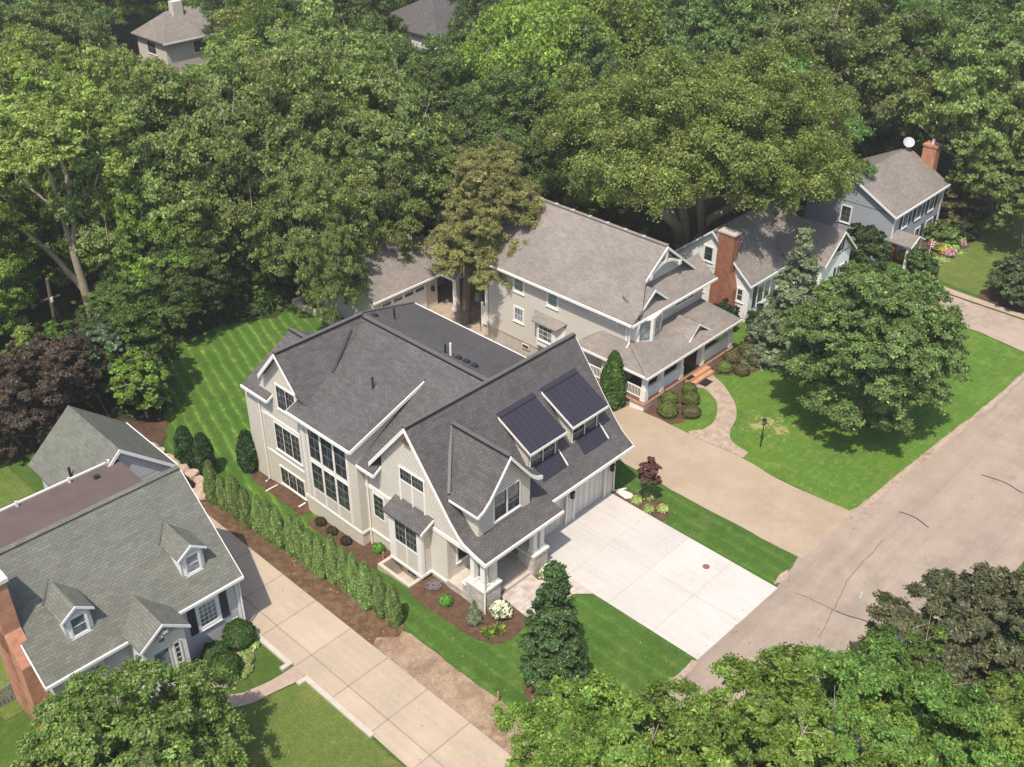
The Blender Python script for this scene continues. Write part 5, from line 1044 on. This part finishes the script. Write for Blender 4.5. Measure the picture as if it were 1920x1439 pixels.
plant('arborvitae', 'tall green arborvitae at the corner of the beige porch', 'shrub', (48.7, 36.6, G(48.7, 36.6)), cone_me(121, 4.4, .85, 12000, .12, (.06, .14, .025), .5, m_leafd), .06, 1)
plant('dwarf_spruce', 'small blue-green dwarf spruce in the front mulch bed', 'shrub', (27.55, 28.6, .88), cone_me(122, 1.5, .36, 3500, .08, (.16, .21, .12), 1.0), .03, .4)
# bushes
def dome_me(seed, r, h, n, size, col, tips=None, mat=None):
    rng = np.random.default_rng(seed); d = rng.normal(0, 1, (n, 3)); d[:, 2] = np.abs(d[:, 2])-.25; d /= np.linalg.norm(d, axis=1)[:, None]
    lob = 1+.06*np.sin(d[:, 0]*9+1)+.06*np.sin(d[:, 1]*11)+.04*np.sin(d[:, 2]*13)
    P = d*np.array([r, r, h*.62])*(lob*(1-.15*rng.random(n)**2))[:, None]; P[:, 2] += h*.42
    return leaves_mesh('foliage', P, d, size, col, rng, mat or m_leafd, jit=.5, tips=tips)
BX = dome_me(130, .78, 1.15, 6000, .07, (.105, .15, .03), (.05, (.22, .14, .05))); BX2 = dome_me(131, .8, 1.1, 6000, .07, (.09, .10, .035), (.2, (.16, .09, .04))); YW = dome_me(132, .95, 1.35, 9000, .07, (.045, .095, .02))
for lab, x, y, me, s in (('clipped round shrub beside the foot of the beige porch steps, left side', 53.3, 33.5, BX, .82), ('clipped shrub against the beige porch, behind the two yellow-green ones', 51.3, 33.7, BX, .95), ('large clipped shrub in the middle of the bed left of the path', 52.2, 32.6, BX, 1.05), ('yellow-green shrub nearest the gravel drive', 50.0, 32.9, BX, 1.08), ('reddish-green shrub nearest the lawn island', 51.0, 31.7, BX2, 1.0),
    ('bright green round shrub right of the porch steps', 57.3, 33.3, BX, .9), ('round shrub against the right part of the beige porch', 58.9, 33.7, BX2, .95), ('olive shrub at the far corner of the bed right of the steps', 60.6, 33.6, BX2, 1.0), ('front shrub of the bed right of the steps', 57.9, 32.2, BX2, .9), ('shrub nearest the maple in the bed right of the steps', 59.6, 32.2, BX2, .95)):
    plant('boxwood', lab, 'shrub', (x, y, .8), me, .05, .4, 'clipped shrubs by the beige porch', x, (s*.78, s*.78, s*.8))
for lab, x, y, s in (('large round clipped yew against the front wall of the cape house', 18.4, 36.2, 1.0), ('round clipped yew between its two neighbours at the cape house corner', 16.9, 36.0, .85), ('round clipped yew nearest the paved path of the cape house', 16.7, 34.9, .98)):
    plant('clipped_yew', lab, 'shrub', (x, y, .87), YW, .05, .4, 'clipped yews by the cape house', x, (s*.86, s*.86, s*.9))
HY = dome_me(140, .5, .8, 2200, .13, (.07, .14, .03)); FL = dome_me(141, .53, .86, 420, .15, (.72, .70, .55))
for lab, x, y in (('white-flowering hydrangea beside the front walk, near the stone pier', 28.9, 28.0), ('white-flowering hydrangea behind the cone-shaped tree, at the driveway side of the pier', 32.8, 28.0)):
    o = plant('hydrangea', lab, 'shrub', (x, y, .87), HY, 0, 0); c = bpy.data.objects.new('blossom', FL); COL.objects.link(c); c.parent = o
SM = dome_me(142, .34, .5, 900, .09, (.09, .22, .03)); DK = dome_me(143, .3, .42, 900, .08, (.05, .045, .03)); HO = dome_me(144, .28, .3, 300, .14, (.28, .36, .12)); RD = dome_me(145, .25, .35, 400, .09, (.45, .10, .10))
for nm, lab, x, y, me in (('small_shrub', 'small bright green shrub in the mulch near the window well corner', 28.1, 36.9, SM), ('small_shrub', 'bright green low shrub in the middle of the front mulch bed', 27.5, 30.7, SM), ('dark_shrub', 'dark low shrub under the tall bay windows, farthest along', 27.6, 41.6, DK), ('dark_shrub', 'dark low shrub under the tall bay windows, middle of three', 27.5, 40.4, DK), ('dark_shrub', 'dark low shrub under the tall bay windows, nearest the bay corner', 27.5, 39.1, DK),
    ('hosta', 'pale hosta at the foot of the purple sapling', 41.25, 28.7, HO), ('hosta', 'pale hosta on the driveway side of the purple sapling', 41.1, 27.7, HO), ('hosta', 'pale hosta behind the purple sapling', 42.0, 28.4, HO), ('hosta', 'green hosta at the lawn side of the purple sapling bed', 41.7, 27.1, HO), ('flower_clump', 'pink flowers beside the stoop of the cape house', 14.2, 34.6, RD), ('small_shrub', 'low shrub on the mulch between gravel drive and the new house', 44.6, 38.6, SM)):
    plant(nm, lab, 'plant', (x, y, G(x, y)+.04), me, 0, 0)
rq = random.Random(8)
for k in range(26):
    t = rq.random(); x = 17.0+1.9*t+rq.uniform(-.25, .25); y = 34.2+1.7*t+rq.uniform(-.2, .2)
    plant('lime_hosta', 'yellow-green hosta in the edging strip along the small lawn by the cape house', 'plant', (x, y, .88), HO, 0, 0, 'hostas edging the cape house bed', x*9, (.8, .8, .8))
for k in range(26):
    x = 83.2+rq.uniform(0, 5.5); y = 30.6-(x-83)*.12+rq.uniform(-.5, .5); plant('garden_hosta', 'yellow-green plant edging the garden bed of the blue house', 'plant', (x, y, .5), HO, 0, 0, 'plants edging the blue house garden', x*7, (1.5, 1.5, 1.3))
GC = None
rng = np.random.default_rng(7); n = 160; a = rng.uniform(0, 6.28, n); P = np.stack([.18*np.cos(a), .18*np.sin(a), .2+0*a], 1); GC = leaves_mesh('foliage', P, np.stack([np.sin(a), -np.cos(a), .1+0*a], 1), .14, (.20, .28, .05), rng, m_needle, elong=3.2, jit=.5)
for lab, x, y in (('grassy clump at the front edge of the mulch bed, left one', 27.45, 27.5), ('grassy clump at the front edge of the mulch bed, right one', 28.0, 27.3)): plant('ornamental_grass', lab, 'plant', (x, y, .88), GC, 0, 0, None, x, (1.0, 1.0, 1.1))
# purple sapling
rng = np.random.default_rng(77); bl = broad_blobs(rng, .62, .95, 26, (.2, .35), -.9)
custom_tree('purple_sapling', 'young purple-leaved tree on a thin stem beside the new concrete driveway', (41.55, 28.15, .88), bl, 2.3, 9000, .08, (.17, .09, .07), 77, r0=.04, twigs=0, nl=16)

# undergrowth on the woodland edge (uncountable)
rng = np.random.default_rng(90); n = 42000; t = rng.random(n); edge = np.array([(12, 58.5), (17, 60.2), (22, 62), (27.0, 60.5), (28.6, 62.4), (30, 65), (31.5, 67.6), (33, 68.4), (37.5, 68.6), (41.3, 66.6), (44.5, 67.5), (56, 67)])
s_ = t*(len(edge)-1); i0 = s_.astype(int); f_ = (s_-i0)[:, None]; base = edge[i0]*(1-f_)+edge[np.minimum(i0+1, len(edge)-1)]*f_
off = rng.gamma(2., 1.0, n); lump = np.abs(np.sin(base[:, 0]*1.1)+np.sin(base[:, 0]*2.7+1))*.5
P = np.stack([base[:, 0]-off*.15+rng.normal(0, .4, n), base[:, 1]+off-.7+rng.normal(0, .4, n), -.5+(.15+lump*1.0)*rng.random(n)+.25*np.minimum(off, 5)*rng.random(n)], 1)
me = leaves_mesh('undergrowth', P, np.tile([0, -.2, 1.0], (n, 1)), .24, (.05, .10, .02), rng, m_leaf, jit=.6); o = bpy.data.objects.new('undergrowth', me); COL.objects.link(o)
tag(o, 'leafy undergrowth along the edge of the woods behind the back lawn', 'undergrowth', kind='stuff')

FLW = [dome_me(150+i, .35, .5, 260, .13, c) for i, c in enumerate(((.42, .36, .06), (.32, .10, .12), (.20, .32, .06), (.42, .26, .26)))]
rq = random.Random(77)
for k in range(34):
    t = rq.random(); x = 83.4+7.5*t+rq.uniform(-.4, .4); y = 31.9-1.2*math.sin(t*3)+rq.uniform(-.9, .9); j = k % 4
    plant('garden_flower', ('yellow', 'crimson', 'lime-leaved', 'pink')[j]+' clump in the flower garden in front of the blue house', 'flower', (x, y, G(x, y)+.05), FLW[j], 0, 0, ('yellow', 'crimson', 'lime-leaved', 'pink')[j]+' clumps in the blue house garden', k*1.3, (1.4, 1.4, 1.2))
# ---------------- small things ----------------
for i, (x, y, s) in enumerate([(24.3, 54.9, .55), (24.35, 54.0, .55), (24.5, 53.2, .5), (24.55, 52.4, .5), (24.6, 51.6, .5), (24.7, 50.7, .55), (24.7, 49.9, .45), (24.3, 49.1, .5), (23.7, 48.5, .5), (23.5, 47.9, .6), (23.0, 48.9, .45)]):
    bm = bmesh.new(); bmesh.ops.create_icosphere(bm, subdivisions=3, radius=1); rq = random.Random(i); ph = [rq.uniform(0, 6) for _ in range(6)]
    for v in bm.verts:
        c = v.co; k = 1+.13*math.sin(c.x*3.1+ph[0])+.12*math.sin(c.y*3.7+ph[1])+.1*math.sin(c.z*4+ph[2])+.04*math.sin(c.x*9+ph[3])*math.sin(c.y*8+ph[4]); v.co = c*k; v.co.z = max(-.5, min(.52, v.co.z*.8))
        v.co = Vector((v.co.x*s*.86, v.co.y*s*.72, v.co.z*s*.8))
    me = bpy.data.meshes.new('boulder'); bm.to_mesh(me); bm.free(); me.materials.append(m_boulder); me.polygons.foreach_set('use_smooth', [False]*len(me.polygons))
    o = bpy.data.objects.new('boulder', me); COL.objects.link(o); o.location = (x, y, G(x, y)+.2); o.rotation_euler = (0, 0, i*1.3); tag(o, 'pale pinkish boulder in the curved row behind the cape house driveway', 'boulder', 'boulders in the retaining row')
for lab, y0_, y1_ in (('low white concrete curb along the driveway, upper piece beside the small lawn', 33.1, 36.5), ('low white concrete curb along the driveway, lower piece beside the front lawn', 26.9, 32.0)):
    mb = MB().box(19.12, 19.38, y0_, y1_, .8, 1.0); 
    if y0_ > 30: mb.box(18.75, 19.12, 33.1, 33.35, .8, 1.0)
    else: mb.box(18.75, 19.12, 31.75, 32.0, .8, 1.0)
    tag(mb.build('curb_wall', m_conc, None), lab, 'curb')
# lamp post
L = thing('lamp_post', 'black lantern post on the lawn beside the gravel driveway', 'lamp post', (51.2, 26.4, .85))
MB().tube([(51.2, 26.4, .85), (51.2, 26.4, 2.65)], [.045, .035], 8).build('post', m_black, L)
mb = MB(); mb.box(51.08, 51.32, 26.28, 26.52, 2.95, 2.99); mb.box(51.1, 51.3, 26.3, 26.5, 2.62, 2.66)
for a in (51.1, 51.28):
    for b2 in (26.3, 26.48): mb.box(a, a+.02, b2, b2+.02, 2.66, 2.95)
mb.build('lantern_frame', m_black, L); MB().box(51.13, 51.27, 26.33, 26.47, 2.67, 2.94).build('glass', m_glassc, L); MB().box(51.06, 51.34, 26.37, 26.43, 1.75, 1.85).build('collar', m_black, L)
# utility pole and lines
U = thing('utility_pole', 'wooden utility pole at the left edge of the woods', 'utility pole', (27.1, 73.2, -.5))
MB().tube([(27.1, 73.2, -.5), (27.35, 72.95, 5.2)], [.17, .13], 10).build('pole', m_bark, U); MB().box(26.5, 28.0, 73.0, 73.1, 3.5, 3.62).build('crossarm', m_bark, U)
mb = MB(); mb.tube([(27.3, 72.9, 3.3), (27.3, 72.9, 3.7)], .12, 8); mb.build('insulator', m_whiteb, U)
def wire(lab, a, b2, sag=.5, r=.018):
    pts = [Vector(a).lerp(Vector(b2), k/14)-Vector((0, 0, sag*4*(k/14)*(1-k/14))) for k in range(15)]; tag(MB().tube(pts, r, 5).build('power_line', m_flash, None), lab, 'cable')
wire('grey cable running left from the pole, upper one', (27.3, 73.0, 3.6), (20.0, 81.0, .9+2), .3); wire('grey cable running from the pole down to the roof of the garage wing', (27.3, 73.0, 3.5), (22.3, 54.8, 3.3), .8); wire('thin cable along the woodland edge right of the pole', (27.3, 73.0, 4.9), (45, 72, 6), .6, .012)
# manhole, stake, hose, flagstone, stakes
tag(MB().tube([(39.4, 22.4, .91), (39.4, 22.4, .925)], .2, 20).build('manhole_cover', plain('rust_iron', (.22, .11, .09)), None), 'small round rusty cover set in the new concrete driveway', 'cover')
hs = MB(); rq = random.Random(4); pts = [(27.95+(.3+.17*math.sin(k*.17))*math.cos(k*.42+.5*math.sin(k*.13)), 32.1+(.28+.15*math.cos(k*.11))*math.sin(k*.42+.4*math.sin(k*.07)), .93+.012*(k % 15)) for k in range(150)]; hs.tube(pts, .014, 5); tag(hs.build('garden_hose', plain('grey_hose', (.2, .18, .2)), None), 'coiled grey hose lying on the mulch beside the window well', 'hose')
tag(MB().prism([(41.08, 30.1, .93), (41.5, 29.94, .93), (41.6, 29.3, .93), (41.35, 28.95, .93), (40.95, 29.3, .93)], (0, 0, .06)).build('flagstone', m_cap_st, None), 'pale flat stone in the mulch at the garage corner', 'stone')
tag(MB().box(27.75, 27.83, 36.05, 36.13, .3, 1.0).build('wooden_stake', m_deck, None), 'short wooden stake in the mulch near the window well', 'stake'); tag(MB().box(24.68, 24.74, 24.1, 24.16, .8, 1.6).build('survey_stake', m_deck, None), 'thin wooden survey stake at the edge of the front lawn', 'stake')
# flag by the blue house
F = thing('flag', 'striped red and white flag on a short pole by the blue house garden', 'flag', (84.6, 30.9, .5)); MB().tube([(84.6, 30.9, .4), (84.6, 30.9, 2.9)], .03, 6).build('flagpole', m_whiteb, F)
m_red = plain('flag_red', (.45, .05, .06)); 
for k in range(7): MB().prism([(84.6+.02*k, 30.9, 2.75-.1*k), (85.2-.05*k, 30.75, 2.6-.1*k), (85.2-.05*k, 30.75, 2.5-.1*k), (84.6+.02*k, 30.9, 2.65-.1*k)], (.0, .02, 0)).build('stripe', m_red if k % 2 == 0 else m_whiteb, F)
# picket fence lower left
m_gwood = plain('weathered_wood', (.24, .23, .21), .8, .2, .25, 6)
f = thing('picket_fence', 'grey wooden picket fence at the left edge below the brick chimney', 'fence', (7.9, 41, .85)); mb = MB()
for k in range(22): mb.box(5.4+.18*k, 5.53+.18*k, 40.9, 40.94, .85, 1.95)
mb.box(5.4, 9.4, 40.94, 41.0, 1.1, 1.2); mb.box(5.4, 9.4, 40.94, 41.0, 1.6, 1.7); mb.build('pickets', m_gwood, f)
# two far houses in the woods
def hip_house(name, lab, x0, x1, y0, y1, zb_, ze_, zt_, mat_r, mat_w, chim=None):
    h = thing(name, lab, 'house', ((x0+x1)/2, (y0+y1)/2, 0)); yc = (y0+y1)/2; q = (y1-y0)/2*.8
    MB().box(x0+.5, x1-.5, y0+.5, y1-.5, zb_, ze_).build('wall', mat_w, h)
    for pts in ([(x0, y0, ze_), (x1, y0, ze_), (x1-q, yc, zt_), (x0+q, yc, zt_)], [(x0, y1, ze_), (x1, y1, ze_), (x1-q, yc, zt_), (x0+q, yc, zt_)], [(x0, y0, ze_), (x0+q, yc, zt_), (x0, y1, ze_)], [(x1, y0, ze_), (x1-q, yc, zt_), (x1, y1, ze_)]): slab(h, pts, .15, mat_r)
    if chim: MB().box(chim[0]-.7, chim[0]+.7, chim[1]-.5, chim[1]+.5, ze_, zt_+1.2).build('chimney', m_beige, h)
    MB().box(x0-.05, x1+.05, y0-.1, y0, ze_-.2, ze_-.02).build('gutter', m_whiteb, h)
    window(h, '-y', y0+.5, (x0+x1)/2-1, (x0+x1)/2+1, ze_-2, ze_-.6, 2, 2); window(h, '-x', x0+.5, yc-1, yc+1, ze_-2, ze_-.6, 2, 2)
    return h
hip_house('ranch_house', 'brown-roofed house with chimney showing through the treetops at the top left', 68.5, 79.5, 125.5, 133.5, 0, 4.6, 7.4, m_rooff, m_beige, (73, 129))
hip_house('grey_roof_house', 'dark-grey-roofed white house showing through the trees at the top centre', 92, 106, 100, 113, 0, 5.5, 9, m_roof, m_whiteb)
hip_house('hidden_house', 'house roof glimpsed between elm trunks behind the pine', 74, 82, 80, 88, -1, 4, 6.5, m_rooff, m_beige)

rng = np.random.default_rng(123); pts = []
for x0, x1, y0, y1, n in ((24.8, 33, 19, 30, 260), (49.5, 74, 19, 33, 420), (1, 19, 19, 34, 260), (41, 43.5, 19.5, 30, 60), (19.5, 22.8, 19, 46, 60), (23, 24.8, 31.5, 47, 240), (34, 72, 17.4, 19.2, 260), (26, 40, 50, 64, 260)):
    for k in range(n//3): x = rng.uniform(x0, x1); y = rng.uniform(y0, y1); pts.append((x, y, G(x, y)+.08))
P = np.array(pts); me = leaves_mesh('leaf_litter', P, np.tile([0, 0, 1.0], (len(P), 1)), .06, (.26, .25, .11), rng, m_needle, jit=.3); o = bpy.data.objects.new('leaf_litter', me); COL.objects.link(o)
tag(o, 'scattered dry leaves and clippings on the lawns and verges', 'leaf litter', kind='stuff')

# ---------------- haze ----------------
hm = bpy.data.materials.new('haze_air'); hm.use_nodes = True; t_ = hm.node_tree; t_.nodes.clear(); om = t_.nodes.new('ShaderNodeOutputMaterial'); pv = t_.nodes.new('ShaderNodeVolumePrincipled')
pv.inputs['Color'].default_value = (.93, .94, .95, 1); pv.inputs['Density'].default_value = .0004; pv.inputs['Anisotropy'].default_value = .1; t_.links.new(pv.outputs[0], om.inputs['Volume'])
tag(MB().box(-90, 430, -90, 430, -3, 60).build('haze', hm, None, uv=False), kind='stuff')
